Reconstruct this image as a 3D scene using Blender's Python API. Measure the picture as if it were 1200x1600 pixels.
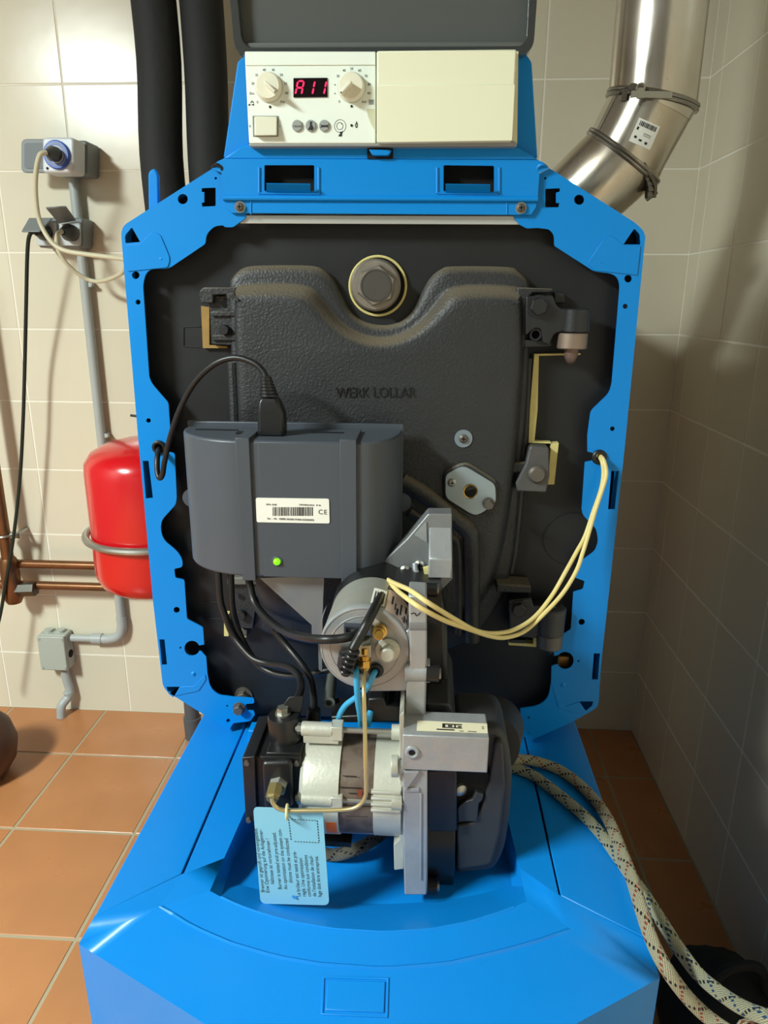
import bpy, bmesh, math, random
from mathutils import Vector, Matrix
from mathutils.geometry import tessellate_polygon
random.seed(4)
for o in list(bpy.data.objects): bpy.data.objects.remove(o)
SC = bpy.context.scene
COL = SC.collection
# ---------------------------------------------------------------- camera
H = 1.257                       # height of the lens above the floor
FPX = 1115.0                    # focal length in pixels of the 1200x1600 frame
_d = Vector((68, -332, FPX)).normalized()
_n = Vector((-23, 3740, FPX)); _n = (_n - _n.dot(_d) * _d).normalized()
_r = _n.cross(_d)
cam_d = bpy.data.cameras.new('camera'); cam = bpy.data.objects.new('camera', cam_d); COL.objects.link(cam)
cam_d.sensor_fit = 'VERTICAL'; cam_d.sensor_height = 36; cam_d.lens = FPX / 1600 * 36
cam_d.clip_start = 0.01
# camera axes (right, up, back) in world: world X=_r, Y=_d, Z=-_n expressed in image axes
def w(c): c = Vector(c); return Vector((c.dot(_r), c.dot(_d), -c.dot(_n)))
R = Matrix((w((1, 0, 0)), w((0, -1, 0)), w((0, 0, -1)))).transposed()
cam.matrix_world = Matrix.Translation((0, 0, H)) @ R.to_4x4()
SC.camera = cam
# ---------------------------------------------------------------- world, light, exposure
wd = bpy.data.worlds.new('world'); SC.world = wd; wd.use_nodes = True
wd.node_tree.nodes['Background'].inputs[0].default_value = (.9, .95, 1, 1)
wd.node_tree.nodes['Background'].inputs[1].default_value = .15
SC.view_settings.view_transform = 'Standard'; SC.view_settings.look = 'None'
SC.view_settings.gamma = 1; SC.view_settings.use_curve_mapping = False
SC.view_settings.exposure = 0.08
LAMPS = [  # x, y, z, length x, length y, watts : ceiling lamps of the boiler room
    (-1.79, -0.50, 2.40, .35, .7, 148.0)]
# ---------------------------------------------------------------- measuring helpers
def ray(px, py): return w((px - 600, py - 800, FPX))
def P(px, py, Y): v = ray(px, py); v = v * (Y / v[1]); v[2] += H; return v       # point seen at px,py on the plane y=Y
def PZ(px, py, z): v = ray(px, py); v = v * ((z - H) / v[2]); v[2] += H; return v
def PX(px, py, x): v = ray(px, py); v = v * (x / v[0]); v[2] += H; return v
def S(px, py, Y): return (P(px + 1, py, Y) - P(px, py, Y)).length
# ---------------------------------------------------------------- materials
MATS = {}
def mat(name, col, rough=.5, metal=0., nz=0., nscale=20., bump=0., bscale=200., spec=.5, emit=0, rnd=0., coat=0, rv=0., dust=0, col2=None, stretch=None):
    if name in MATS: return MATS[name]
    m = bpy.data.materials.new(name); m.use_nodes = True; MATS[name] = m
    nt = m.node_tree; b = nt.nodes['Principled BSDF']; L = nt.links.new
    lin = [((c / 255) / 12.92 if c / 255 <= .04045 else ((c / 255 + .055) / 1.055) ** 2.4) for c in col]
    b.inputs['Base Color'].default_value = (*lin, 1)
    b.inputs['Roughness'].default_value = rough; b.inputs['Metallic'].default_value = metal
    b.inputs['Specular IOR Level'].default_value = spec
    b.inputs['Coat Weight'].default_value = coat; b.inputs['Coat Roughness'].default_value = .08
    tc = nt.nodes.new('ShaderNodeTexCoord')
    src = tc.outputs['Object']
    if stretch:
        mp = nt.nodes.new('ShaderNodeMapping'); mp.inputs['Scale'].default_value = stretch; L(src, mp.inputs[0]); src = mp.outputs[0]
    def noise(sc, det=4):
        n = nt.nodes.new('ShaderNodeTexNoise'); n.inputs['Scale'].default_value = sc; n.inputs['Detail'].default_value = det
        L(src, n.inputs['Vector']); return n
    if nz or rnd or col2:
        n = noise(nscale)
        mx = nt.nodes.new('ShaderNodeMix'); mx.data_type = 'RGBA'
        if col2:
            l2 = [((c / 255) / 12.92 if c / 255 <= .04045 else ((c / 255 + .055) / 1.055) ** 2.4) for c in col2]
            mx.inputs[6].default_value = (*lin, 1); mx.inputs[7].default_value = (*l2, 1)
            rp = nt.nodes.new('ShaderNodeMapRange'); rp.inputs[1].default_value = .42; rp.inputs[2].default_value = .68
            L(n.outputs[0], rp.inputs[0]); L(rp.outputs[0], mx.inputs[0])
        else:
            mx.inputs[6].default_value = (*[min(1, c * (1 + nz)) for c in lin], 1); mx.inputs[7].default_value = (*[c * (1 - nz) for c in lin], 1)
            L(n.outputs[0], mx.inputs[0])
        out = mx.outputs[2]
        if rnd:
            oi = nt.nodes.new('ShaderNodeObjectInfo'); mr = nt.nodes.new('ShaderNodeMapRange')
            mr.inputs[3].default_value = 1 - rnd; mr.inputs[4].default_value = 1 + rnd
            L(oi.outputs['Random'], mr.inputs[0])
            hs = nt.nodes.new('ShaderNodeHueSaturation'); L(mr.outputs[0], hs.inputs['Value']); L(out, hs.inputs['Color']); out = hs.outputs[0]
        L(out, b.inputs['Base Color'])
    if rv:
        n = noise(nscale * 1.3); mr = nt.nodes.new('ShaderNodeMapRange')
        mr.inputs[1].default_value = .3; mr.inputs[2].default_value = .7
        mr.inputs[3].default_value = max(.02, rough - rv); mr.inputs[4].default_value = min(1, rough + rv)
        L(n.outputs[0], mr.inputs[0]); L(mr.outputs[0], b.inputs['Roughness'])
    if bump:
        n = noise(bscale, 3); bp = nt.nodes.new('ShaderNodeBump'); bp.inputs['Strength'].default_value = 1; bp.inputs['Distance'].default_value = bump
        L(n.outputs[0], bp.inputs['Height']); L(bp.outputs[0], b.inputs['Normal'])
    if dust:
        gm = nt.nodes.new('ShaderNodeNewGeometry'); sx = nt.nodes.new('ShaderNodeSeparateXYZ'); L(gm.outputs['Normal'], sx.inputs[0])
        mr = nt.nodes.new('ShaderNodeMapRange'); mr.inputs[1].default_value = .25; mr.inputs[2].default_value = 1.0; mr.inputs[4].default_value = dust; L(sx.outputs[2], mr.inputs[0])
        md = nt.nodes.new('ShaderNodeMix'); md.data_type = 'RGBA'; L(mr.outputs[0], md.inputs[0]); md.inputs[7].default_value = (.20, .165, .11, 1)
        L(b.inputs['Base Color'].links[0].from_socket, md.inputs[6]); L(md.outputs[2], b.inputs['Base Color'])
    if emit:
        b.inputs['Emission Color'].default_value = (*lin, 1); b.inputs['Emission Strength'].default_value = emit
    return m
BLUE = mat('blue_enamel', (0, 130, 214), .40, nz=.06, nscale=6, rv=.06, spec=.3)
TANKB = mat('blue_plastic_cover', (6, 127, 212), .36, nz=.05, nscale=9, bump=.0002, bscale=60, spec=.4, rv=.08)
JACKET = mat('black_insulation_foil', (26, 28, 31), .5, nz=.25, nscale=9, bump=.004, bscale=7, spec=.4)
PLUGM = mat('plug_steel', (156, 148, 138), .36, .7, nz=.3, nscale=50, bump=.0003, bscale=300)
BODY = mat('black_body', (22, 23, 25), .7)
IRON = mat('black_cast_iron', (38, 40, 43), .5, nz=.2, nscale=14, bump=.0009, bscale=340, spec=.5, rv=.08, dust=.8)
IRON2 = mat('smooth_dark_iron', (30, 32, 35), .42, nz=.15, nscale=30, bump=.0003, bscale=250)
IRONW = mat('worn_iron', (104, 98, 92), .5, .5, nz=.25, nscale=60, bump=.0003, bscale=300)
CTRL = mat('slate_grey_plastic', (70, 76, 85), .42, nz=.04, nscale=20, bump=.00008, bscale=900)
RUB = mat('black_rubber', (20, 20, 21), .42, bump=.0001, bscale=300)
BLKP = mat('black_plastic', (24, 24, 26), .35, nz=.2, nscale=30, bump=.0001, bscale=300)
DKP = mat('charcoal_duct_plastic', (46, 47, 49), .5, nz=.1, nscale=30, bump=.0001, bscale=500)
HOLE = mat('dark_cavity', (6, 6, 7), .9)
ALU = mat('cast_aluminium', (166, 169, 172), .42, .45, nz=.22, nscale=35, bump=.0003, bscale=350, rv=.12)
ALUD = mat('dull_aluminium', (138, 141, 144), .45, .5, nz=.15, nscale=25, bump=.0002, bscale=350)
ALUL = mat('pale_motor_casting', (196, 196, 184), .45, .35, nz=.14, nscale=40, bump=.0003, bscale=250)
SHEET = mat('galvanised_sheet', (136, 141, 148), .4, .5, nz=.1, nscale=20)
STRIP = mat('zinc_strip', (206, 210, 208), .3, .6, nz=.05, nscale=10)
ZINC = mat('zinc_plated_steel', (172, 172, 164), .36, .85, nz=.1, nscale=60)
BRASS = mat('yellow_brass', (200, 160, 84), .25, .95, nz=.15, nscale=80)
TUBEM = mat('yellow_passivated_tube', (208, 192, 142), .36, .85, nz=.08, nscale=40)
BROWN = mat('stator_laminations', (112, 98, 88), .5, .4, nz=.25, nscale=60, bump=.0002, bscale=300, col2=(86, 70, 60))
CREAM = mat('yellowed_cream_plastic', (230, 232, 206), .42, nz=.03, nscale=12)
WHITE = mat('white_plastic', (230, 240, 232), .4)
KNOB = mat('ivory_knob_plastic', (226, 225, 206), .35)
GREYB = mat('grey_button', (150, 156, 154), .4)
INK = mat('dark_print', (26, 28, 32), .6)
DISP = mat('display_window', (16, 8, 12), .15)
LED = mat('red_segments', (255, 24, 74), .5, emit=2.2)
LEDG = mat('green_lamp_lens', (120, 225, 20), .3, emit=.9)
LID = mat('smoked_plastic_lid', (58, 61, 62), .12, spec=.6, coat=.5)
LIDI = mat('smoked_inner_pane', (84, 88, 88), .16, spec=.6, nz=.05, nscale=4)
FOAM = mat('yellow_foam', (206, 194, 128), .8, nz=.15, nscale=90)
PAPER = mat('white_label_paper', (232, 232, 224), .6)
PAPERC = mat('cream_label_paper', (222, 216, 186), .6)
PINK = mat('pinkish_label_paper', (206, 182, 168), .6, nz=.1, nscale=200)
TAGM = mat('pale_blue_card', (134, 196, 220), .5)
TAGD = mat('blue_print', (20, 120, 190), .5)
ORANGE = mat('orange_sticker', (226, 108, 24), .5)
LILAC = mat('blue_sticker', (84, 112, 168), .45)
REDP = mat('red_vessel_paint', (206, 14, 26), .22, spec=.6, coat=.4)
PVC = mat('grey_conduit_plastic', (172, 178, 176), .4, nz=.04, nscale=20)
PVCB = mat('grey_junction_box_plastic', (176, 182, 172), .5)
SOCK = mat('grey_socket_plastic', (122, 130, 134), .42)
SOCKL = mat('light_grey_insert', (196, 204, 206), .4)
TIMB = mat('blue_dial', (62, 98, 190), .35)
REDS = mat('red_switch', (206, 70, 48), .35)
CABB = mat('beige_cable', (206, 200, 172), .45)
CABG = mat('dark_green_cable', (22, 34, 26), .45)
CABY = mat('pale_yellow_cable', (226, 208, 140), .42)
WBLUE = mat('light_blue_wire', (58, 158, 206), .4)
COPP = mat('copper_pipe_metal', (132, 90, 60), .35, .7, nz=.25, nscale=30, col2=(120, 84, 52))
FOAMT = mat('black_pipe_foam', (30, 32, 34), .75, nz=.1, nscale=20, bump=.0015, bscale=40)
GREYC = mat('dark_grey_pipe_plastic', (84, 88, 92), .5)
FLUE = mat('stainless_flue_steel', (214, 210, 202), .2, .92, nz=.22, nscale=9, col2=(188, 174, 154), rv=.12, bump=.0002, bscale=30, stretch=(1, 1, .4))
CLAMP = mat('dark_steel_clamp', (108, 106, 100), .3, .9, nz=.2, nscale=60)
POT = mat('dark_brown_glaze', (84, 54, 38), .5, nz=.15, nscale=12)
BAGM = mat('black_cloth', (18, 19, 20), .85, bump=.004, bscale=18)
TILE = mat('beige_wall_tile', (218, 211, 190), .23, nz=.03, nscale=9, bump=.0009, bscale=5, spec=.5, rnd=.025)
GROUT = mat('pale_grout', (240, 236, 222), .8)
TERRA = mat('terracotta_floor_tile', (186, 126, 80), .33, nz=.16, nscale=7, bump=.0006, bscale=14, rnd=.05, spec=.45, rv=.1)
FGROUT = mat('grey_floor_grout', (172, 158, 128), .8)
PLAS = mat('grey_plaster', (136, 137, 134), .8)  # unseen walls and ceiling, darkened to grey to cut the bounced fill light
LAMPM = mat('lamp_diffuser', (255, 250, 240), .5, emit=12)
LAMPB = mat('lamp_body', (220, 220, 220), .5)
def braid(name, base, dark, hi, scale):
    m = bpy.data.materials.new(name); m.use_nodes = True; nt = m.node_tree; b = nt.nodes['Principled BSDF']; L = nt.links.new
    uv = nt.nodes.new('ShaderNodeUVMap'); sp = nt.nodes.new('ShaderNodeSeparateXYZ'); L(uv.outputs[0], sp.inputs[0])
    def mth(op, a, b_=None):
        n = nt.nodes.new('ShaderNodeMath'); n.operation = op
        for i, v in enumerate((a, b_)):
            if v is None: continue
            if isinstance(v, (int, float)): n.inputs[i].default_value = v
            else: L(v, n.inputs[i])
        return n.outputs[0]
    lin = lambda col: (*[((c / 255) / 12.92 if c / 255 <= .04045 else ((c / 255 + .055) / 1.055) ** 2.4) for c in col], 1)
    u, v = sp.outputs[0], sp.outputs[1]          # u around 0..1, v metres along
    vv = mth('MULTIPLY', v, scale)
    fa = mth('FRACT', mth('ADD', mth('MULTIPLY', u, 2), vv)); fb = mth('FRACT', mth('SUBTRACT', mth('MULTIPLY', u, 2), vv))
    fine = mth('GREATER_THAN', mth('FRACT', mth('MULTIPLY', mth('SUBTRACT', u, mth('MULTIPLY', vv, .5)), 8)), .5)
    da = mth('MULTIPLY', mth('LESS_THAN', fa, .17), fine)
    fine2 = mth('LESS_THAN', mth('FRACT', mth('MULTIPLY', mth('ADD', u, mth('MULTIPLY', vv, .5)), 8)), .5)
    db = mth('MULTIPLY', mth('LESS_THAN', fb, .16), fine2)
    m1 = nt.nodes.new('ShaderNodeMix'); m1.data_type = 'RGBA'; m1.inputs[6].default_value = lin(base); m1.inputs[7].default_value = lin(dark); L(da, m1.inputs[0])
    m2 = nt.nodes.new('ShaderNodeMix'); m2.data_type = 'RGBA'; m2.inputs[7].default_value = lin(hi); L(m1.outputs[2], m2.inputs[6]); L(db, m2.inputs[0])
    L(m2.outputs[2], b.inputs['Base Color']); b.inputs['Roughness'].default_value = .6
    w1 = mth('SINE', mth('MULTIPLY', mth('ADD', mth('MULTIPLY', u, 18), mth('MULTIPLY', vv, 9)), 6.283)); w2 = mth('SINE', mth('MULTIPLY', mth('SUBTRACT', mth('MULTIPLY', u, 18), mth('MULTIPLY', vv, 9)), 6.283))
    bp = nt.nodes.new('ShaderNodeBump'); bp.inputs['Distance'].default_value = .0012; L(mth('MAXIMUM', w1, w2), bp.inputs['Height']); L(bp.outputs[0], b.inputs['Normal'])
    return m
BRAID1 = braid('braided_hose_red_fleck', (196, 190, 160), (22, 26, 34), (170, 84, 60), 34)
BRAID2 = braid('braided_hose_blue_fleck', (190, 190, 160), (20, 26, 36), (40, 84, 130), 32)
BRAID3 = braid('braided_hose_grey', (112, 106, 92), (14, 14, 14), (60, 56, 50), 30)
# ---------------------------------------------------------------- building helpers
W = {}
class B:
    """collects shapes in world coordinates"""
    def __init__(s): s.v = []; s.f = []; s.uv = {}
    def add(s, vs, fs, uvs=None):
        o = len(s.v); s.v += [Vector(v) for v in vs]
        for i, f in enumerate(fs):
            if uvs: s.uv[len(s.f)] = uvs[i]
            s.f.append([j + o for j in f])
        return s
    def ext(s, loop, vec, holes=()):
        """prism: loop (3D points) swept by vec, with holes"""
        loops = [[Vector(p) for p in loop]] + [[Vector(p) for p in h] for h in holes]
        vec = Vector(vec); flat = [p for l in loops for p in l]; n = len(flat)
        tri = tessellate_polygon(loops); vs = flat + [p + vec for p in flat]; fs = []
        for t in tri: fs.append(tuple(t)); fs.append(tuple(i + n for i in reversed(t)))
        o = 0
        for l in loops:
            k = len(l)
            for i in range(k): a, b = o + i, o + (i + 1) % k; fs.append((a, b, b + n, a + n))
            o += k
        return s.add(vs, fs)
    def plate(s, pts, Y0, Y1, holes=(), Yp=None):
        Yp = Y0 if Yp is None else Yp
        L = lambda q: [Vector((p.x, Y0, p.z)) for p in (P(a[0], a[1], Yp) for a in q)]
        return s.ext(L(path(pts)), (0, Y1 - Y0, 0), [L(path(h)) for h in holes])
    def box(s, c, d, rot=None):
        c = Vector(c); hx, hy, hz = [q / 2 for q in d]
        vs = [Vector((x, y, z)) for x in (-hx, hx) for y in (-hy, hy) for z in (-hz, hz)]
        if rot: vs = [rot @ v for v in vs]
        return s.add([v + c for v in vs], [(0, 1, 3, 2), (4, 6, 7, 5), (0, 4, 5, 1), (2, 3, 7, 6), (0, 2, 6, 4), (1, 5, 7, 3)])
    def pbox(s, x0, y0, x1, y1, Y0, Y1): return s.plate([(x0, y0), (x1, y0), (x1, y1), (x0, y1)], Y0, Y1)
    def lathe(s, p0, p1, prof, n=28, ang=0, cap=True):
        """prof: list of (t along p0->p1 in 0..1, radius)"""
        p0 = Vector(p0); p1 = Vector(p1); ax = (p1 - p0); a = ax.normalized()
        u = a.cross(Vector((0, 0, 1)) if abs(a.z) < .9 else Vector((1, 0, 0))).normalized(); v = a.cross(u)
        vs = []
        for t, r in prof:
            c = p0 + ax * t
            for i in range(n):
                q = ang + 2 * math.pi * i / n; vs.append(c + (u * math.cos(q) + v * math.sin(q)) * r)
        fs = []
        for j in range(len(prof) - 1):
            for i in range(n):
                a0 = j * n + i; a1 = j * n + (i + 1) % n; fs.append((a0, a1, a1 + n, a0 + n))
        if cap:
            fs.append(tuple(reversed(range(n)))); fs.append(tuple((len(prof) - 1) * n + i for i in range(n)))
        return s.add(vs, fs)
    def cyl(s, p0, p1, r, r1=None, n=28, ang=0): return s.lathe(p0, p1, [(0, r), (1, r if r1 is None else r1)], n, ang)
    def ring(s, c, axis, R_, r, n=40, m=8):
        c = Vector(c); a = Vector(axis).normalized(); u = a.cross(Vector((0, 0, 1)) if abs(a.z) < .9 else Vector((1, 0, 0))).normalized(); v = a.cross(u)
        vs = [c + (u * math.cos(t) + v * math.sin(t)) * (R_ + r * math.cos(q)) + a * r * math.sin(q) for t in [2 * math.pi * i / n for i in range(n)] for q in [2 * math.pi * j / m for j in range(m)]]
        return s.add(vs, [(i * m + j, i * m + (j + 1) % m, ((i + 1) % n) * m + (j + 1) % m, ((i + 1) % n) * m + j) for i in range(n) for j in range(m)])
    def tube(s, pts, r, n=12, smooth=6, cap=True, uvs=False):
        pts = [Vector(p) for p in pts]
        if smooth and len(pts) > 2: pts = catmull(pts, smooth)
        rs = r if isinstance(r, (list, tuple)) else [r] * len(pts)
        if len(rs) != len(pts): rs = [rs[min(len(rs) - 1, int(i * len(rs) / len(pts)))] for i in range(len(pts))]
        T = [((pts[min(i + 1, len(pts) - 1)] - pts[i]).normalized() + (pts[i] - pts[max(i - 1, 0)]).normalized()).normalized() for i in range(len(pts))]
        u = T[0].cross(Vector((0, 0, 1)) if abs(T[0].z) < .9 else Vector((1, 0, 0))).normalized(); vs = []; fs = []; uv = []
        d = [0]
        for i in range(1, len(pts)): d.append(d[-1] + (pts[i] - pts[i - 1]).length)
        for i, p in enumerate(pts):
            u = (u - T[i] * u.dot(T[i])).normalized(); v = T[i].cross(u)
            k = 1.0
            if 0 < i < len(pts) - 1 and not smooth:          # mitre
                c = T[i].dot((pts[i + 1] - p).normalized()); k = 1 / max(.5, c)
                bn = ((pts[i + 1] - p).normalized() - (p - pts[i - 1]).normalized())
                bn = bn.normalized() if bn.length > 1e-6 else None
            for j in range(n):
                q = 2 * math.pi * j / n; o = (u * math.cos(q) + v * math.sin(q)) * rs[i]
                if k != 1.0 and bn: o += bn * o.dot(bn) * (k - 1)
                vs.append(p + o)
        for i in range(len(pts) - 1):
            for j in range(n):
                a = i * n + j; b = i * n + (j + 1) % n; fs.append((a, b, b + n, a + n))
                uv.append([(j / n, d[i]), ((j + 1) / n, d[i]), ((j + 1) / n, d[i + 1]), (j / n, d[i + 1])])
        if cap:
            fs.append(tuple(reversed(range(n)))); uv.append([(0, 0)] * n)
            fs.append(tuple((len(pts) - 1) * n + j for j in range(n))); uv.append([(0, 0)] * n)
        return s.add(vs, fs, uv if uvs else None)
    def loft(s, rings, cap0=True, cap1=True):
        n = len(rings[0]); vs = [p for r in rings for p in r]; fs = []
        for j in range(len(rings) - 1):
            for i in range(n): a = j * n + i; b = j * n + (i + 1) % n; fs.append((a, b, b + n, a + n))
        s.add(vs, fs)
        o = len(s.v)
        if cap0: s.add(rings[0], [tuple(t) for t in tessellate_polygon([rings[0]])])
        if cap1: s.add(rings[-1], [tuple(t) for t in tessellate_polygon([rings[-1]])])
        return s
def catmull(p, k):
    out = []
    q = [2 * p[0] - p[1]] + p + [2 * p[-1] - p[-2]]
    for i in range(1, len(q) - 2):
        for j in range(k):
            t = j / k; a, b, c, d = q[i - 1:i + 3]
            out.append(.5 * ((2 * b) + (c - a) * t + (2 * a - 5 * b + 4 * c - d) * t * t + (3 * b - a - 3 * c + d) * t ** 3))
    return out + [p[-1]]
def path(pts):
    """expand px paths: (x,y) | (x,y,r) rounded corner | ('arc',cx,cy,r,a0,a1[,n]) degrees, y down"""
    out = []; N = len(pts)
    def pos(i):
        p = pts[i % N]
        if p[0] == 'arc':
            return None
        return p
    for i, p in enumerate(pts):
        if p[0] == 'arc':
            _, cx, cy, r, a0, a1 = p[:6]; n = p[6] if len(p) > 6 else max(4, int(abs(a1 - a0) / 20))
            for k in range(n + 1):
                a = math.radians(a0 + (a1 - a0) * k / n); out.append((cx + r * math.cos(a), cy + r * math.sin(a)))
        elif len(p) == 3 and p[2] > 0 and pos(i - 1) and pos(i + 1):
            a, b = pos(i - 1), pos(i + 1)
            va = Vector((a[0] - p[0], a[1] - p[1])); vb = Vector((b[0] - p[0], b[1] - p[1]))
            da = min(p[2], va.length * .49); db = min(p[2], vb.length * .49)
            A = Vector(p[:2]) + va.normalized() * da; C_ = Vector(p[:2]) + vb.normalized() * db; Bm = Vector(p[:2])
            for k in range(6):
                t = k / 5; q = A * (1 - t) ** 2 + Bm * 2 * t * (1 - t) + C_ * t * t; out.append((q.x, q.y))
        else: out.append((p[0], p[1]))
    return out
def circ(cx, cy, r, n=16): return [('arc', cx, cy, r, 0, 360 - 360 / n, n - 1)]
def thing(name, label, cat, loc, group=None, kind=None):
    o = bpy.data.objects.new(name, None); COL.objects.link(o); o.location = loc; o.empty_display_size = .05
    o['label'] = label; o['category'] = cat; W[o.name] = Vector(loc)
    if group: o['group'] = group
    return o
def mk(name, b, m, parent=None, label=None, cat=None, group=None, kind=None, bev=0, seg=2, sharp=35, flat=False, loc=None):
    lo = Vector([min(v[i] for v in b.v) for i in range(3)]); hi = Vector([max(v[i] for v in b.v) for i in range(3)])
    c = (lo + hi) / 2 if loc is None else Vector(loc)
    me = bpy.data.meshes.new(name); me.from_pydata([v - c for v in b.v], [], b.f)
    if b.uv:
        ul = me.uv_layers.new(name='UVMap')
        for p in me.polygons:
            if p.index in b.uv:
                for k, li in enumerate(p.loop_indices): ul.data[li].uv = b.uv[p.index][k]
    bm = bmesh.new(); bm.from_mesh(me); bmesh.ops.remove_doubles(bm, verts=bm.verts, dist=1e-6); bmesh.ops.recalc_face_normals(bm, faces=bm.faces)
    if bev: bmesh.ops.dissolve_limit(bm, angle_limit=.01, verts=bm.verts, edges=bm.edges)
    bm.to_mesh(me); bm.free()
    me.materials.append(m)
    if not flat:
        me.shade_smooth(); me.set_sharp_from_angle(angle=math.radians(sharp))
    o = bpy.data.objects.new(name, me); COL.objects.link(o); W[o.name] = c
    if parent: o.parent = parent; o.location = c - W[parent.name]
    else: o.location = c
    if bev:
        md = o.modifiers.new('bevel', 'BEVEL'); md.width = bev; md.segments = seg; md.limit_method = 'ANGLE'; md.angle_limit = math.radians(40); md.harden_normals = False
    if label: o['label'] = label
    if cat: o['category'] = cat
    if group: o['group'] = group
    if kind: o['kind'] = kind
    return o
def inst(src, c, parent):
    o = src.copy(); COL.objects.link(o); o.parent = parent; W[o.name] = Vector(c)
    o.location = Vector(c) - (W[parent.name] if parent else Vector()); return o
def textmesh(s, size, align='CENTER', ext=.0):
    cu = bpy.data.curves.new('t', 'FONT'); cu.body = s; cu.size = size; cu.align_x = align; cu.align_y = 'CENTER'; cu.extrude = ext; cu.resolution_u = 3
    o = bpy.data.objects.new('t', cu); me = bpy.data.meshes.new_from_object(o); bpy.data.objects.remove(o); return me
def text(s, o, right, up, size, m, parent, align='CENTER', ext=.00012, name='lettering', xs=1):
    me = textmesh(s, size, align, ext); r = Vector(right).normalized(); u = Vector(up).normalized(); n = r.cross(u)
    b = B(); b.add([Vector(o) + r * v.co.x * xs + u * v.co.y + n * v.co.z for v in me.vertices], [tuple(p.vertices) for p in me.polygons])
    return mk(name, b, m, parent, flat=True)
def ftext(s, px, py, Y, h, m, parent, rot=0, align='CENTER', ext=.00012, name='lettering', xs=1):
    a = math.radians(rot); return text(s, P(px, py, Y), (math.cos(a), 0, math.sin(a)), (-math.sin(a), 0, math.cos(a)), h / .7 * S(px, py, Y), m, parent, align, ext, name, xs)
def merge_text(items, m, parent, name='lettering'):
    """many short strings printed on one face -> one flat print: items (string,px,py,Y,h,rot,align)"""
    b = B()
    for s, px, py, Y, h, rot, al in items:
        me = textmesh(s, h / .7 * S(px, py, Y), al, .0001); a = math.radians(rot); o = P(px, py, Y)
        r = Vector((math.cos(a), 0, math.sin(a))); u = Vector((-math.sin(a), 0, math.cos(a))); n = r.cross(u)
        b.add([o + r * v.co.x + u * v.co.y + n * v.co.z for v in me.vertices], [tuple(p.vertices) for p in me.polygons])
    return mk(name, b, m, parent, flat=True)
YD = Vector((0, 1, 0))
def boltc(p, r, l, m, parent, name='bolt', n=6, washer=0, ang=.3, axis=(0, -1, 0), label=None):
    """hex bolt head centred at p on its seat, growing along axis"""
    a = Vector(axis); b = B()
    if washer: b.cyl(p, p + a * .002, washer)
    b.lathe(p + a * (.0015 if washer else 0), p + a * l, [(0, r), (.85, r), (1, r * .88)], n, ang)
    return mk(name, b, m, parent, label=label, sharp=25)
def screwc(p, r, m, parent, axis=(0, -1, 0), name='screw', label=None):
    a = Vector(axis); b = B(); b.lathe(p, p + a * .0035, [(0, r), (.5, r), (1, r * .6)], 20)
    s = mk(name, b, m, parent, label=label)
    c = B(); q = p + a * .0032
    c.box(q, (r * 1.0, .0012, r * .22)); c.box(q, (r * .22, .0012, r * 1.0)); mk('cross_slot', c, HOLE, s if parent and parent.parent is None else parent)
    return s
# ================================================================ SETTING
XR, YB, ZC, XL, YF = .652, 1.94, 2.5, -2.6, -2.4
def slab(name, lo, hi, m):
    b = B(); c = [(a + d) / 2 for a, d in zip(lo, hi)]; b.box(c, [d - a for a, d in zip(lo, hi)])
    return mk(name, b, m, kind='structure', flat=True)
floor = slab('floor', (XL, YF, -.06), (XR, YB, .0), FGROUT)
wall_back = slab('wall_back', (XL - .1, YB, -.06), (XR + .1, YB + .1, ZC), GROUT)
wall_right = slab('wall_right', (XR, YF, -.06), (XR + .1, YB, ZC), GROUT)
wall_left = slab('wall_left', (XL - .1, YF, -.06), (XL, YB, ZC), PLAS)
wall_front = slab('wall_front', (XL - .1, YF - .1, -.06), (XR + .1, YF, ZC), PLAS)
ceiling = slab('ceiling', (XL - .1, YF - .1, ZC), (XR + .1, YB + .1, ZC + .1), PLAS)
def tiles(parent, name, m, axis, us, vs, plane, gap, th, lo_u, hi_u, lo_v, hi_v):
    """tiles between consecutive joints; clipped cut tiles at the edges get their own mesh"""
    cache = {}
    for i in range(len(us) - 1):
        for j in range(len(vs) - 1):
            a, b_ = max(us[i], lo_u), min(us[i + 1], hi_u); c, d = max(vs[j], lo_v), min(vs[j + 1], hi_v)
            if b_ - a < .012 or d - c < .012: continue
            wu, wv = b_ - a - gap, d - c - gap; cu, cv = (a + b_) / 2, (c + d) / 2
            cen = {'y': (cu, plane, cv), 'x': (plane, cu, cv), 'z': (cu, cv, plane)}[axis]
            k = (round(wu, 3), round(wv, 3))
            if k not in cache:
                e = .0012; b = B(); o = [(-wu / 2, -wv / 2), (wu / 2, -wv / 2), (wu / 2, wv / 2), (-wu / 2, wv / 2)]
                lay = [(1, th / 2), (1, -th / 2 + e), (1 - 2 * e / wu, -th / 2)]
                vv = []
                for s_, t in lay:
                    for x, y in o:
                        x2, y2 = x * s_, y * (1 - 2 * e / wv) if s_ < 1 else y
                        vv.append({'y': (x2, t, y2), 'x': (t, x2, y2), 'z': (x2, y2, -t)}[axis])
                fs = [(q, (q + 1) % 4, (q + 1) % 4 + 4, q + 4) for q in range(4)] + [(q + 4, (q + 1) % 4 + 4, (q + 1) % 4 + 8, q + 8) for q in range(4)] + [(0, 1, 2, 3), (8, 9, 10, 11)]
                b.add([Vector(v) + Vector(cen) for v in vv], fs)
                cache[k] = mk(name, b, m, parent, flat=True)
            else: inst(cache[k], cen, parent)
ZR = [.1125 + H + .1957 * k for k in range(-7, 7)]; ZR[0] = 0
XB = [-.911 + .1963 * k for k in range(-9, 9)]
YR = [1.866 - .196 * k for k in range(21, -1, -1)] + [YB]
tiles(wall_back, 'wall_tile', TILE, 'y', XB, ZR, YB + .003, .0034, .008, XL, XR, 0, ZC)
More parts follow.
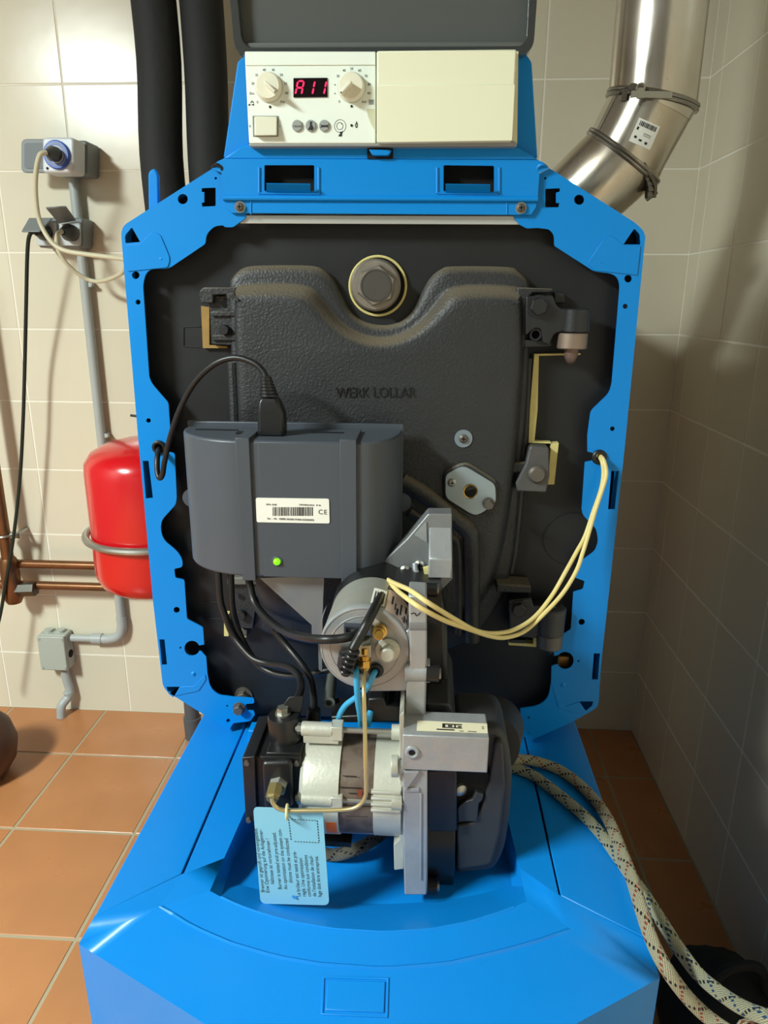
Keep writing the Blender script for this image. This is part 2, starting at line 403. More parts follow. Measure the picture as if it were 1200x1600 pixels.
tiles(wall_right, 'wall_tile', TILE, 'x', YR[8:], ZR, XR + .003, .0034, .008, -1, YB - .001, 0, ZC)
XF = [-.990 + .3025 * k for k in range(-6, 7)]; YFl = [1.708 + .3 * k for k in range(-10, 2)]
tiles(floor, 'floor_tile', TERRA, 'z', XF, YFl, -.0035, .007, .010, XL, XR - .002, YF, YB - .001)
# ceiling lamps
for i, (x, y, z, lx, ly, wt) in enumerate(LAMPS):
    lt = thing('ceiling_lamp', ['long white ceiling lamp at upper left behind the viewer', 'small ceiling lamp behind the viewer'][i], 'lamp', (x, y, ZC))
    mk('lamp_body', B().box((x, y, z + .0225), (lx, ly, .035)), LAMPB, lt, bev=.004)
    d = mk('diffuser', B().box((x, y, z + .004), (lx - .03, ly - .03, .004)), LAMPM, lt)
    li = bpy.data.lights.new('lamp_light', 'AREA'); li.shape = 'RECTANGLE'; li.size = lx - .02; li.size_y = ly - .02; li.energy = wt
    li.color = (.90, 1.0, .95); lo = bpy.data.objects.new('lamp_light', li); COL.objects.link(lo); lo.parent = lt; lo.location = (0, 0, z - ZC - .002)

# ================================================================ BACKGROUND PIPES, SOCKETS
def vline(px0, py0, py1, Y): # plumb line through a pixel: returns x
    return P(px0, py0, Y).x
# black foam-insulated pipes
xa = P(246, 150, 1.72).x; xb = P(321, 130, 1.74).x
def foam_pipe(x, Y, r, z0, z1, label, wob):
    t = thing('insulated_pipe', label, 'pipe', (x, Y, z0), group='foam-insulated pipes')
    pts = [(x + wob * math.sin(k * 2.1) * .006, Y, z1 + (z0 - z1) * k / 9) for k in range(10)]
    mk('foam_sleeve', B().tube(pts, r, 24, 4), FOAMT, t)
    mk('pipe', B().cyl((x, Y, z0 - .10), (x, Y, z0 + .02), r * .45), COPP, t)
foam_pipe(xa + .004, 1.72, .047, .82, 2.49, 'black foam-insulated pipe nearest the timer switch', 1)
foam_pipe(xb, 1.74, .046, .80, 2.49, 'black foam-insulated pipe behind the smoked lid corner', .5)
# grey drain stub behind the lower left of the frame
c0 = PZ(300, 1143, .02); t = thing('drain_pipe', 'dark grey drain pipe stub standing on the floor behind the blue tank', 'pipe', (c0.x + .004, c0.y, 0.002))
mk('pipe', B().cyl((c0.x + .004, c0.y, .0), (c0.x + .004, c0.y, .34), .021), GREYC, t)
mk('socket_collar', B().lathe((c0.x + .004, c0.y, .001), (c0.x + .004, c0.y, .07), [(0, .024), (.9, .0255), (1, .0255), (1.02, .022)]), GREYC, t)

# stainless flue
YFu = 1.34
fp = [P(1037, -140, YFu), P(1037, -140, YFu), P(1019, 158, YFu), P(974, 246, YFu + .02), P(845, 368, YFu + .05)]
fp[0] = Vector((fp[2].x, YFu, 2.49)); fp[1] = Vector((fp[2].x, YFu, fp[2].z + .45))
rf = 68.5 * S(1020, 120, YFu)
fl = thing('flue_pipe', 'shiny stainless steel flue with two clamps rising at upper right', 'pipe', fp[4])
A_, Bq, C_, D_ = fp[0], fp[2], fp[3], fp[4]
mk('upper_pipe', B().tube([A_, Bq, Bq + (C_ - Bq) * .04], rf, 48, 0), FLUE, fl)
mk('elbow_section', B().tube([Bq + (A_ - Bq) * .008, Bq, C_, C_ + (D_ - C_) * .01], rf * .985, 48, 0), FLUE, fl)
mk('lower_pipe', B().tube([C_ + (Bq - C_) * .02, C_, D_, D_ + (D_ - C_) * .6 + Vector((0, .1, -.05))], rf * .995, 48, 0), FLUE, fl)
def mitre_axis(a, b, c): return ((b - a).normalized() + (c - b).normalized()).normalized()
for q, (c, ax) in enumerate(((Bq, mitre_axis(A_, Bq, C_)), (C_, mitre_axis(Bq, C_, D_)))):
    cos_ = ax.dot((c - (A_ if q == 0 else Bq)).normalized())
    b = B(); b.ring(c + ax * .003, ax, rf * 1.035, .0034, 56, 8); b.ring(c - ax * .003, ax, rf * 1.035, .0034, 56, 8)
    cl = mk('pipe_clamp', b, mat('clamp_band_steel', (150, 146, 138), .28, .9, nz=.2, nscale=60), fl)
    e = c + (Vector((-.75, -.60, 0)) if q == 0 else Vector((.58, -.42, -.70))).normalized() * rf * 1.06
    b = B()
    if q == 0:
        for k in range(5): b.box(e + Vector((.012 * k, -.004 * (k > 0) - .0028 * k, .004 * (k % 2) - .002 + .0025 * k)), (.009, .012, .014))
        b.cyl(e + Vector((-.008, 0, .002)), e + Vector((.060, -.020, .014)), .004)
    else:
        for k, (x, y) in enumerate(((1001, 258), (1006, 266), (1011, 275), (1014, 284), (1016, 293), (1015, 302))): b.box(P(x, y, 1.305 + .004 * k), (.013, .018, .011), Matrix.Rotation(.9 + .12 * k, 3, 'Y'))
        b.tube([P(997, 250, 1.30), P(1012, 268, 1.30), P(1023, 288, 1.31), P(1022, 308, 1.32)], .0035, 8, 4); b.cyl(P(1026, 300, 1.32), P(1010, 312, 1.32), .0035)
    mk('clamp_latch', b, CLAMP, cl)
yl_ = YFu - rf * 1.09; b = B(); b.box(P(1018, 148, yl_), (.062, .004, .009), Matrix.Rotation(.03, 3, 'Y')); b.ring(P(1001, 137, yl_), (0, 1, 0), .006, .0016, 20, 6); b.box(P(1001, 146, yl_), (.010, .006, .014)); mk('clamp_lever', b, ZINC, fl)
# sticker on the elbow (curved patch)
def patch(px, py, wpx, hpx, c0, c1, r, lift, m, parent, rot, name='label', n=8):
    """rectangular sticker wrapped on the cylinder c0-c1, positioned by the rays through its px corners"""
    a = (c1 - c0).normalized(); vs = []
    ca, sa = math.cos(math.radians(rot)), math.sin(math.radians(rot))
    for j in range(n + 1):
        for i in range(n + 1):
            u = (i / n - .5) * wpx; v = (j / n - .5) * hpx
            d = ray(px + u * ca - v * sa, py + u * sa + v * ca).normalized(); o = Vector((0, 0, H)) - c0
            dp = d - a * d.dot(a); op = o - a * o.dot(a); A2 = dp.dot(dp); B2 = 2 * dp.dot(op); C2 = op.dot(op) - (r + lift) ** 2
            D2 = max(0, B2 * B2 - 4 * A2 * C2); t_ = (-B2 - math.sqrt(D2)) / (2 * A2); vs.append(Vector((0, 0, H)) + d * t_)
    b = B().add(vs, [(j * (n + 1) + i, j * (n + 1) + i + 1, (j + 1) * (n + 1) + i + 1, (j + 1) * (n + 1) + i) for j in range(n) for i in range(n)])
    return mk(name, b, m, parent)
pt = patch(1007, 209, 36, 40, Bq, C_, rf * .985, .0022, PAPER, fl, 24)
ca, sa = math.cos(math.radians(24)), math.sin(math.radians(24))
for i, (u, v, w_, h_) in enumerate([(-13 + 2.6 * k, -13, 1.2 + (k % 3) * .35, 8) for k in range(11)] + [(-13, -4, 3, 5), (-11, 10, 4, 4), (-2, 12, 5, 3), (8, 13, 4, 4), (5, 0, 12, 1), (5, 3, 12, .8)]):
    patch(1007 + u * ca - v * sa, 209 + u * sa + v * ca, w_, h_, Bq, C_, rf * .985, .0026, INK, pt, 24, 'print', 1)

# electrical items on the back wall
YW = YB - .005
def s_(px, py, Y): return S(px, py, Y)
# conduit running down behind the red vessel
cx = P(115, 300, 1.92).x
YC = 1.918
def cpt(px, py): return P(px, py, YC)
xv = (cpt(117, 300).x + cpt(160, 700).x) / 2
cn = thing('conduit', 'grey plastic conduit running down the wall from the timer box behind the red vessel', 'conduit', (xv, YC, .3))
e1 = cpt(187, 985); e1.x = xv
mk('tube', B().tube([(xv, YC, P(110, 270, YC).z), (xv, YC, e1.z + .03)], .0125, 16, 0), PVC, cn)
zb = e1.z - .005
jx = P(118, 1005, YC).x
mk('elbow', B().tube([(xv, YC, zb + .05), (xv, YC, zb + .02), (xv - .012, YC, zb - .012), (xv - .045, YC, zb - .025), (xv - .085, YC, zb - .025)], .0145, 16, 5), PVC, cn)
mk('lower_tube', B().tube([(xv - .08, YC, zb - .025), (jx - .01, YC, zb - .025)], .0115, 16, 0), PVC, cn)
mk('collar', B().cyl((xv - .065, YC, zb - .025), (xv - .095, YC, zb - .025), .0165), PVC, cn)
for yy in (445, 680):
    q = P(130, yy, YC); mk('conduit_clip', B().box((xv + .012, YC + .004, q.z), (.016, .018, .012)).cyl((xv + .018, YC - .006, q.z), (xv + .024, YC - .006, q.z), .004), PVC, cn, bev=.001)
# junction box
q0, q1 = P(57, 994, 1.885), P(106, 1048, 1.885)
jc = ((q0.x + q1.x) / 2, 1.885, (q0.z + q1.z) / 2); jw, jh = q1.x - q0.x, q0.z - q1.z
jb = thing('junction_box', 'grey square electrical junction box low on the back wall', 'junction box', (jc[0], YW, q1.z))
mk('box_body', B().box((jc[0], 1.915, jc[2]), (jw * 1.02, .042, jh * 1.02)), PVCB, jb, bev=.004)
ld = mk('cover', B().box((jc[0], 1.889, jc[2]), (jw, .012, jh)), PVCB, jb, bev=.003)
b = B()
for sx in (-1, 1):
    for sz in (-1, 1): b.cyl((jc[0] + sx * jw * .42, 1.8835, jc[2] + sz * jh * .42), (jc[0] + sx * jw * .42, 1.881, jc[2] + sz * jh * .42), .004, n=12)
mk('cover_screws', b, PVC, ld)
for sx in (-.22, .22): mk('knockout', B().cyl((jc[0] + sx * jw, 1.915, jc[2] + jh * .5), (jc[0] + sx * jw, 1.915, jc[2] + jh * .5 + .010), .013, n=20), PVCB, jb)
mk('side_opening', B().cyl((jc[0] + jw * .5, 1.912, jc[2] - .012), (jc[0] + jw * .5 + .003, 1.912, jc[2] - .012), .012, n=20), HOLE, jb, label='dark open cable entry')
fz = q1.z
cd = thing('floor_conduit', 'short bent grey conduit running from the junction box into the floor', 'conduit', (jc[0], YC, 0))
mk('tube', B().tube([(jc[0] + .012, YC, fz + .0), (jc[0] + .016, YC, fz - .05), (jc[0] + .020, YC, fz * .52), (jc[0] + .016, YC - .006, fz * .36), (jc[0] + .002, YC - .025, .04), (jc[0] - .002, YC - .03, .002)], .0135, 14, 5), PVC, cd)
mk('joint_ring', B().cyl((jc[0] + .019, YC - .002, fz * .40), (jc[0] + .0175, YC - .004, fz * .40 + .012), .0155), PVC, cd)
# double socket
def rbox(x0, y0, x1, y1, Y0, Y1, r): return B().plate([(x0, y0, r), (x1, y0, r), (x1, y1, r), (x0, y1, r)], Y0, Y1)
ds = thing('double_socket', 'grey double wall socket with raised flaps below the timer switch', 'socket', P(95, 392, YW))
mk('housing', rbox(60, 340, 129, 387, 1.875, YW, 5), SOCK, ds, bev=.004)
for i, (x0, x1) in enumerate(((55, 90), (90, 128))):
    mk('socket_insert', rbox(x0 + 2, 346, x1 - 3, 384, 1.868, 1.876, 4), SOCKL, ds, bev=.002)
def flap(pts3, th, m, parent, name='flap'):
    a, b_, c, d = [Vector(p) for p in pts3]; n = (b_ - a).cross(d - a).normalized() * th
    return mk(name, B().ext([a, b_, c, d], n), m, parent, bev=.002)
flap([P(92, 348, 1.862), P(119, 343, 1.862), P(103, 321, 1.80), P(71, 323, 1.80)], .004, SOCK, ds)
flap([P(45, 340, 1.862), P(82, 340, 1.862), P(62, 361, 1.80), P(33, 361, 1.80)], .004, SOCK, ds)
# plugs and cables
def plug(label, p, to, r, cable_pts, cr, cm, cname, mplug=BLKP):
    t = thing(cname, label, 'cable', p, group='plugged flexes on the back wall')
    ax = (Vector(to) - Vector(p))
    mk('plug', B().lathe(p, Vector(to), [(0, r), (.35, r * 1.02), (.5, r * .8), (.85, r * .55), (1, r * .4)], 20), mplug, t)
    mk('cord', B().tube([Vector(to)] + cable_pts, cr, 10, 8), cm, t)
    return t
pw = lambda x, y, Y: P(x, y, Y)
plug('beige flex plugged into the right half of the double socket', pw(112, 364, 1.866), pw(97, 362, 1.815), .020,
     [pw(90, 366, 1.80), pw(89, 385, 1.80), pw(101, 408, 1.81), pw(122, 428, 1.83), pw(145, 439, 1.84), pw(168, 437, 1.80), pw(190, 427, 1.74), pw(214, 410, 1.66), Vector((-.50, 1.60, 1.26)), Vector((-.36, 1.50, 1.24))], .0052, CABB, 'plugged_cable')
plug('dark green flex plugged into the left half of the double socket', pw(72, 364, 1.866), pw(56, 363, 1.82), .018,
     [pw(47, 366, 1.81), pw(43, 392, 1.82), pw(41, 470, 1.84), pw(39, 560, 1.86), pw(36, 660, 1.86), pw(31, 750, 1.86), pw(21, 840, 1.85), pw(9, 910, 1.84), pw(-3, 975, 1.83), pw(-30, 1060, 1.80)], .0048, CABG, 'plugged_cable')
# timer socket box
ts = thing('wall_socket', 'grey single wall socket with open flap holding the timer', 'socket', P(110, 272, YW))
mk('housing', rbox(84, 219, 136, 273, 1.865, YW, 6), SOCK, ts, bev=.005)
mk('flap', rbox(33, 217, 84, 270, 1.862, 1.868, 9), SOCK, ts, bev=.002)
mk('flap_recess', rbox(38, 223, 80, 263, 1.860, 1.8625, 5), mat('socket_recess', (104, 112, 118), .5), ts)
tm = thing('timer_switch', 'white plug-in timer with blue dial on the wall socket', 'timer', P(92, 245, 1.82))
mk('timer_body', rbox(66, 214, 115, 270, 1.80, 1.862, 7), mat('timer_white', (214, 220, 226), .35), tm, bev=.005)
cc = P(89, 242, 1.797)
dl = mk('dial', B().lathe(cc + Vector((0, .004, 0)), cc - Vector((0, .006, 0)), [(0, .0315), (.7, .0315), (1, .029), (1, .020)], 40), TIMB, tm, label='blue dial ring')
b = B()
for k in range(48):
    a = k * math.pi / 24; b.box(cc + Vector((math.cos(a) * .0235, -.0065, math.sin(a) * .0235)), (.0035, .0015, .0012), Matrix.Rotation(-a, 3, 'Y'))
mk('dial_marks', b, SOCKL, dl)
mk('dial_hub', B().cyl(cc - Vector((0, .002, 0)), cc - Vector((0, .007, 0)), .0195, .019), SOCKL, tm)
sp = P(118, 236, 1.822); mk('side_switch', B().box((P(115, 238, 1.822).x + .001, 1.825, sp.z), (.004, .014, .026)), REDS, tm, bev=.0015, label='red side switch')
mk('indicator_pin', B().cyl(P(74, 263, 1.80), P(74, 263, 1.798), .003, n=12), INK, tm)
plug('beige flex plugged into the timer and drooping over the double socket', cc - Vector((0, .0065, 0)), pw(73, 238, 1.735), .0165,
     [pw(62, 243, 1.725), pw(56, 272, 1.73), pw(56, 310, 1.74), pw(62, 345, 1.75), pw(78, 375, 1.75), pw(100, 391, 1.75), pw(140, 398, 1.745), pw(190, 404, 1.72), pw(218, 409, 1.64), Vector((-.50, 1.56, 1.27)), Vector((-.36, 1.46, 1.26))], .0056, CABB, 'plugged_cable')
# expansion vessel
YV = 1.66; vr = .150
xv0 = P(139, 800, YV).x; vx = P(148, 800, YV).x + vr * 1.0
zt, zb_ = P(240, 697, YV - .10).z, P(240, 950, YV - .12).z
ev = thing('expansion_vessel', 'glossy red expansion vessel strapped to the back wall', 'vessel', (vx, YV, zb_))
prof = [(0, .02), (.012, .07), (.04, .112), (.085, .138), (.14, vr * .985), (.19, vr), (.80, vr), (.86, vr * .985), (.92, .132), (.965, .100), (.99, .06), (1, .015)]
hh = zt - zb_
mk('shell', B().lathe((vx, YV, zb_), (vx, YV, zt), prof, 64), REDP, ev, sharp=60)
zr = P(180, 852, YV - .12).z
mk('strap', B().ring((vx, YV, zr), (0, 0, 1), vr + .012, .009, 64, 10), ZINC, ev)
mk('wall_bracket', B().box((vx, (YV + vr + YW) / 2, zr), (.05, YW - YV - vr + .01, .03)), ZINC, ev)
# copper pipes
def cpipe(label, pts, r, extra=None, group=None):
    t = thing('copper_pipe', label, 'pipe', pts[0], group='copper pipes on the back wall'); mk('tube', B().tube(pts, r, 18, 0), COPP, t); return t
za, zc = P(80, 882, 1.885).z, P(80, 915, 1.885).z
t = cpipe('upper of two horizontal copper pipes behind the red vessel', [(-1.9, 1.885, za), (.0, 1.885, za)], .0125)
mk('solder_collar', B().cyl((P(12, 882, 1.885).x - .03, 1.885, za), (P(12, 882, 1.885).x, 1.885, za), .0155), COPP, t)
t = cpipe('lower of two horizontal copper pipes behind the red vessel', [(-1.9, 1.885, zc), (.0, 1.885, zc)], .0125)
mk('solder_collar', B().cyl((P(20, 915, 1.885).x - .03, 1.885, zc), (P(20, 915, 1.885).x + .02, 1.885, zc), .0155), COPP, t)
xp = P(-2, 780, 1.87).x
t = cpipe('upright copper pipe held by a zinc clamp at the left edge', [(xp, 1.87, zc - .03), (xp, 1.87, 1.28)], .0165)
zcl = P(10, 836, 1.87).z
b = B(); b.ring((xp, 1.87, zcl), (0, 0, 1), .0215, .004, 28, 8); b.box((xp + .033, 1.868, zcl), (.03, .004, .016)); b.cyl((xp + .036, 1.86, zcl), (xp + .036, 1.852, zcl), .006, n=6); b.box((xp + .03, 1.905, zcl), (.008, .06, .008)); mk('pipe_clamp', b, ZINC, t)
mk('elbow_joint', B().lathe((xp, 1.87, zc - .05), (xp, 1.87, zc + .09), [(0, .020), (.1, .026), (.9, .026), (1, .020)]), COPP, t)
mk('lower_union', B().cyl((xp, 1.87, zc - .01), (xp + .07, 1.87, zc - .005), .021, n=6), CLAMP, t)
# vessel at the left edge and black cloth bag lower right
q = PZ(-38, 1215, .0); jr = .20
jp = thing('jug', 'dark brown rounded pot on the floor at the left edge', 'pot', (q.x, q.y, 0))
mk('pot_body', B().lathe((q.x, q.y, .0045), (q.x, q.y, .19), [(0, .07), (.05, .085), (.25, .108), (.5, .116), (.75, .105), (.92, .08), (1, .065)], 48), POT, jp, sharp=60)
mk('pot_lid', B().lathe((q.x, q.y, .185), (q.x, q.y, .205), [(0, .068), (.5, .066), (1, .02)], 32), POT, jp)
bg = thing('black_bag', 'black crumpled cloth bag slumped in the dark lower right corner', 'bag', PZ(1170, 1590, 0.03))
c = PZ(1185, 1580, .08); c.x = min(c.x, XR - .105)
rg = []
for k in range(9):
    tt = k / 8; rr = [.095, .105, .105, .10, .092, .08, .06, .038, .012][k]
    rg.append([c + Vector((math.cos(a) * rr * (1 + .10 * math.sin(3 * a + k * .5)), math.sin(a) * rr * 1.3 * (1 + .12 * math.sin(4 * a + k)), -.075 + .17 * tt)) for a in [2 * math.pi * i / 28 for i in range(28)]])
mk('cloth', B().loft(rg), BAGM, bg, sharp=70)
mk('handle', B().tube([c + Vector((-.05, -.02, .06)), c + Vector((-.03, -.03, .12)), c + Vector((.02, -.03, .13)), c + Vector((.05, -.02, .06))], .008, 10, 6), BAGM, bg)
# ================================================================ WATER TANK UNDER THE BOILER
ZD = H - .60                                   # deck level
tank = thing('water_tank', 'wide blue covered hot water tank that the open boiler stands on', 'water tank', (-.05, 1.0, 0))
L0 = PZ(148, 1431, ZD); R0 = PZ(1012, 1470, ZD); xl, xr = L0.x, R0.x + .004
def mirror_pt(px, py, z): return PZ(px, py, z)
Av = PZ(123, 1475, H - .613)
def onp(px, py):
    n = Vector((0, -.20, 1)); d = ray(px, py); o = Vector((0, 0, H)); return o + d * ((Av - o).dot(n) / d.dot(n))
Bv = onp(1031, 1528)
Ls, Rs = PZ(278, 1365, ZD), PZ(879, 1399, ZD)
Lp, Rp = PZ(350, 1341, ZD), PZ(812, 1356, ZD)
La, Ra = onp(250, 1416), onp(892, 1452)
Lq, Rq = onp(328, 1392), onp(822, 1409)
lip = [PZ(x, y, H - z) for x, y, z in [(328, 1392, .612), (352, 1405, .613), (390, 1421, .616), (450, 1439, .620), (520, 1451, .622), (600, 1456, .623), (670, 1452, .622), (735, 1440, .620), (790, 1422, .615), (822, 1409, .612)]]
Yk = .84
# top cover with the recess for the burner
zp = H - .634
pf = [PZ(364, 1346, zp), PZ(430, 1349, zp), PZ(500, 1351, zp), PZ(600, 1352, zp), PZ(700, 1351, zp), PZ(760, 1350, zp), PZ(796, 1348, zp)]
def deck_strip(a, b_, c, d): return [a, b_, c, d]
tc_ = B()
xs0, xs1 = -.252, .153                          # seams
xp0, xp1 = Lp.x + .002, Rp.x - .002
def q4(b, *p): b.add(p, [tuple(range(len(p)))])
V = Vector
# left side strip and right side strip are separate covers
for nm, x0, x1, f0, f1 in (('side_cover', xl, xs0 - .0012, L0, Ls), ('side_cover', xs1 + .0012, xr, Rs, R0)):
    b = B(); a = V((x0, 1.60, ZD)); c = V((x1, 1.60, ZD)); f0 = V((x0, f0.y, ZD)); f1 = V((x1, f1.y, ZD))
    b.ext([a, c, f1, f0], (0, 0, -.004)); mk(nm, b, TANKB, tank, bev=.0012)
# central cover
b = B(); cc0, cc1 = V((xs0 + .0012, Ls.y, ZD)), V((xs1 - .0012, Rs.y, ZD))
bk0, bk1 = V((xs0 + .0012, 1.6, ZD)), V((xs1 - .0012, 1.6, ZD)); k0, k1 = V((xp0 + .01, Yk, ZD)), V((xp1 - .01, Yk, ZD))
mk('deck_panel', B().ext([bk0, bk1, V((cc1.x, Yk, ZD)), V((cc0.x, Yk, ZD))], (0, 0, -.004)), TANKB, tank); q4(b, V((cc0.x, Yk, ZD)), k0, Lp, cc0); q4(b, k1, V((cc1.x, Yk, ZD)), cc1, Rp)
kf0, kf1 = V((k0.x + .012, Yk - .015, zp)), V((k1.x - .012, Yk - .015, zp))
q4(b, k0, k1, kf1, kf0); q4(b, k0, kf0, pf[0], Lp); q4(b, kf1, k1, Rp, pf[-1]); b.add([kf0, kf1] + pf[::-1], [tuple(range(2 + len(pf)))])
mk('burner_recess_cover', b, TANKB, tank, sharp=25)
# front hood : band, lip, sloping prow
b = B()
q4(b, L0, V((xs0, Ls.y, ZD)), La, Av); q4(b, V((xs0, Ls.y, ZD)), Lp, Lq, La); q4(b, V((xs1, Rs.y, ZD)), R0, Bv, Ra); q4(b, Rp, V((xs1, Rs.y, ZD)), Ra, Rq)
# recess front slope from pocket edge up to the lip
up = [Lp] + pf + [Rp]; lo_ = lip
def resample(pts, n):
    d = [0]
    for i in range(1, len(pts)): d.append(d[-1] + (pts[i] - pts[i - 1]).length)
    out = []
    for k in range(n):
        t = d[-1] * k / (n - 1); i = max(j for j in range(len(d)) if d[j] <= t + 1e-9); i = min(i, len(pts) - 2)
        f = (t - d[i]) / (d[i + 1] - d[i]); out.append(pts[i].lerp(pts[i + 1], f))
    return out
N = 25
U = [Lp] + resample(pf, N - 2) + [Rp]; Lr = resample(lip, N)
M_ = [u.lerp(l, .55) + V((0, 0, -.006 * math.sin(math.pi * i / (N - 1)))) for i, (u, l) in enumerate(zip(U, Lr))]
lip = [onp(p[0], p[1]) for p in ((328, 1392), (352, 1405), (390, 1421), (450, 1439), (520, 1451), (600, 1456), (670, 1452), (735, 1440), (790, 1422), (822, 1409))]; lip[0] = Lq; lip[-1] = Rq; Lr = resample(lip, N)
gro = resample([onp(x, y) for x, y, z in [(250, 1416, .614), (300, 1448, .6185), (360, 1474, .6235), (430, 1495, .628), (500, 1507, .631), (600, 1514, .633), (700, 1506, .631), (790, 1485, .627), (850, 1468, .620), (892, 1452, .614)]], N)
Cb, Db = onp(400, 1651), onp(775, 1668)
front = resample([Av, Cb, Db, Bv], N)
g1 = [p.lerp(q, .012) for p, q in zip(gro, front)]; g1 = [V((p.x, p.y, p.z - .0)) for p in g1]
def grid(b, rows):
    n = len(rows[0]); b.add([p for r in rows for p in r], [(j * n + i, j * n + i + 1, (j + 1) * n + i + 1, (j + 1) * n + i) for j in range(len(rows) - 1) for i in range(n - 1)])
top_e = [p + V((0, 0, 0)) for p in Lr]
gm = [p + V((0, 0, .0022 * min(1, i, N - 1 - i))) for i, p in enumerate(gro)]                            # bead of the outer arc stands slightly proud
gm2 = [p.lerp(q, .02) for p, q in zip(gro, front)]
grid(b, [U, M_, Lr]); grid(b, [Lr, [a.lerp(c, .93) for a, c in zip(Lr, gro)], gm, gm2, front])
fb = [V((xl, Av.y + .004, 0.03)), V((Cb.x, Cb.y + .01, .03)), V((Db.x, Db.y + .01, .03)), V((xr, Bv.y + .004, .03))]
q4(b, Av, fb[0], fb[1], Cb); q4(b, Cb, fb[1], fb[2], Db); q4(b, Db, fb[2], fb[3], Bv)
b.tube([p - V((0, 0, .0008)) for p in Lr[1:-1]], .0018, 8, 0)
mk('front_hood', b, TANKB, tank, sharp=16)
# casing body
b = B(); b.ext([V((xl, 1.6, 0.03)), V((xr, 1.6, .03)), V((xr, Bv.y + .004, .03)), V((xl, Av.y + .004, .03))], (0, 0, ZD - .03 - .10))
mk('casing', b, TANKB, tank, bev=.002)
b = B()
for x, y0 in ((xl + .001, L0.y), (xr - .001, R0.y)): b.box((x, (1.6 + y0) / 2, ZD - .062), (.002, 1.6 - y0, .120))
b.add([L0, Av, V((xl, Av.y, ZD - .12)), V((xl, L0.y, ZD - .12))], [(0, 1, 2, 3)]); b.add([R0, Bv, V((xr, Bv.y, ZD - .12)), V((xr, R0.y, ZD - .12))], [(0, 1, 2, 3)])
mk('side_panel', b, TANKB, tank)
b = B()
for x in (xl + .04, xr - .04):
    for y in (.62, 1.52): b.cyl((x, y, .0045), (x, y, .035), .02)
mk('feet', b, BLKP, tank)
mk('seam_channel', B().box((xs0, (Ls.y + 1.6) / 2, ZD - .007), (.02, 1.6 - Ls.y, .003)), TANKB, tank)
# name plate recess on the hood
def on_hood(px, py, lift=.0006):               # ray onto the sloping front panel
    n = (Cb - Av).cross(Db - Av).normalized(); a0 = (Cb + Db + gro[N // 2]) / 3; n = (Cb - gro[N // 2]).cross(Db - gro[N // 2]).normalized(); n = n if n.z > 0 else -n
    d = ray(px, py); o = V((0, 0, H)); t_ = (gro[N // 2] + n * lift - o).dot(n) / d.dot(n); return o + d * t_, n
pl = [on_hood(x, y, .0015) for x, y in ((512, 1531), (602, 1533), (600, 1582), (508, 1578))]
mk('name_panel', B().ext([p for p, n in pl], -pl[0][1] * .002), TANKB, tank, bev=.0008)
fr = [on_hood(x, y, .0012)[0] for x, y in ((503, 1524), (608, 1527), (606, 1590), (501, 1585))]
fi = [on_hood(x, y, .0012)[0] for x, y in ((507, 1528), (605, 1530), (603, 1586), (505, 1582))]
mk('name_panel_frame', B().ext(fr, -pl[0][1] * .003, [fi]), TANKB, tank, bev=.0005)
for px, py in ((335, 1401), (312, 1371)):
    p = PZ(px, py, H - .612); mk('cover_screw', B().lathe(p, p + V((0, 0, .003)), [(0, .0035), (1, .002)], 14), ZINC if px == 335 else BLKP, tank)

# ================================================================ BOILER
F = .88
boil = thing('boiler', 'blue framed oil boiler with its front removed showing the black cast door', 'boiler', (-.055, 1.2, ZD))
LK = [('arc', 300, 1013, 12, -22, -330, 16)]
lefto = [(331, 264), (279, 297), (276, 299), (193, 352, 8), (189, 364, 8), (216, 686), (239, 939), (255, 1077, 12), (358, 1141), (364, 1130, 3), (391, 1127, 3), (398, 1117), (397, 1111, 2), (386, 1110, 3), (383, 1100, 3), (397, 1099, 2), (397, 1091, 3), (364, 1089), (342, 1086, 6), (328, 1074, 10), (324, 1052), (322, 1026), (315, 1018, 3),
         ('arc', 300, 1013, 12, 20, 338, 14), (319, 1007, 3), (317, 980, 2), (292, 967, 4), (288, 906, 3), (274, 903, 3), (272, 889, 3), (285, 886, 4), (285, 874, 6), (277, 861, 8), (256, 844, 8), (251, 829, 10), (252, 813, 8), (275, 788, 6), (276, 776), (273, 708, 4), (262, 706, 2), ('arc', 250, 699, 9, 30, 330, 12), (266, 692, 2), (266, 671), (263, 629, 4), (237, 599, 8), (233, 588), (223, 441, 12), (231, 420, 14), (263, 420, 8), (321, 381, 4), (322, 366, 10), (335, 353, 8), (348, 352), (352, 355), (364, 355, 3), (383, 341), (384, 330), (361, 332), (352, 323), (349, 300), (347, 272), (337, 267)]
righto = [(859, 263), (994, 349, 8), (1009, 364, 10), (976, 700), (958, 867), (939, 1039), (935, 1105, 10), (894, 1128, 12), (827, 1158, 4), (816, 1149), (813, 1107), (842, 1103, 14), (857, 1090, 10), (861, 1067), (862, 1041), (869, 1038, 2), ('arc', 883, 1032, 13.5, 150, -140, 14), (866, 1025, 2), (865, 1014, 2), (879, 991), (892, 983, 3), (896, 925, 2), (911, 921, 3), (914, 908, 3), (900, 903), (901, 886, 5), (908, 877, 5), (930, 861, 6), (935, 846, 6), (932, 827, 6), (911, 805, 5), (909, 796), (914, 722, 2), (924, 720), ('arc', 936, 714, 10, 150, -150, 12), (925, 707, 2), (918, 706, 2), (918, 680), (923, 642, 6), (952, 614, 8), (956, 599, 4), (969, 441, 14), (960, 428, 12), (928, 424, 6), (866, 384, 3), (866, 366, 9), (857, 358, 3), (839, 356), (823, 357, 2), (812, 351), (804, 341), (803, 332), (832, 334), (839, 323), (841, 272)]
sq = lambda x0, y0, x1, y1: [(x0, y0), (x1, y0), (x1, y1), (x0, y1)]
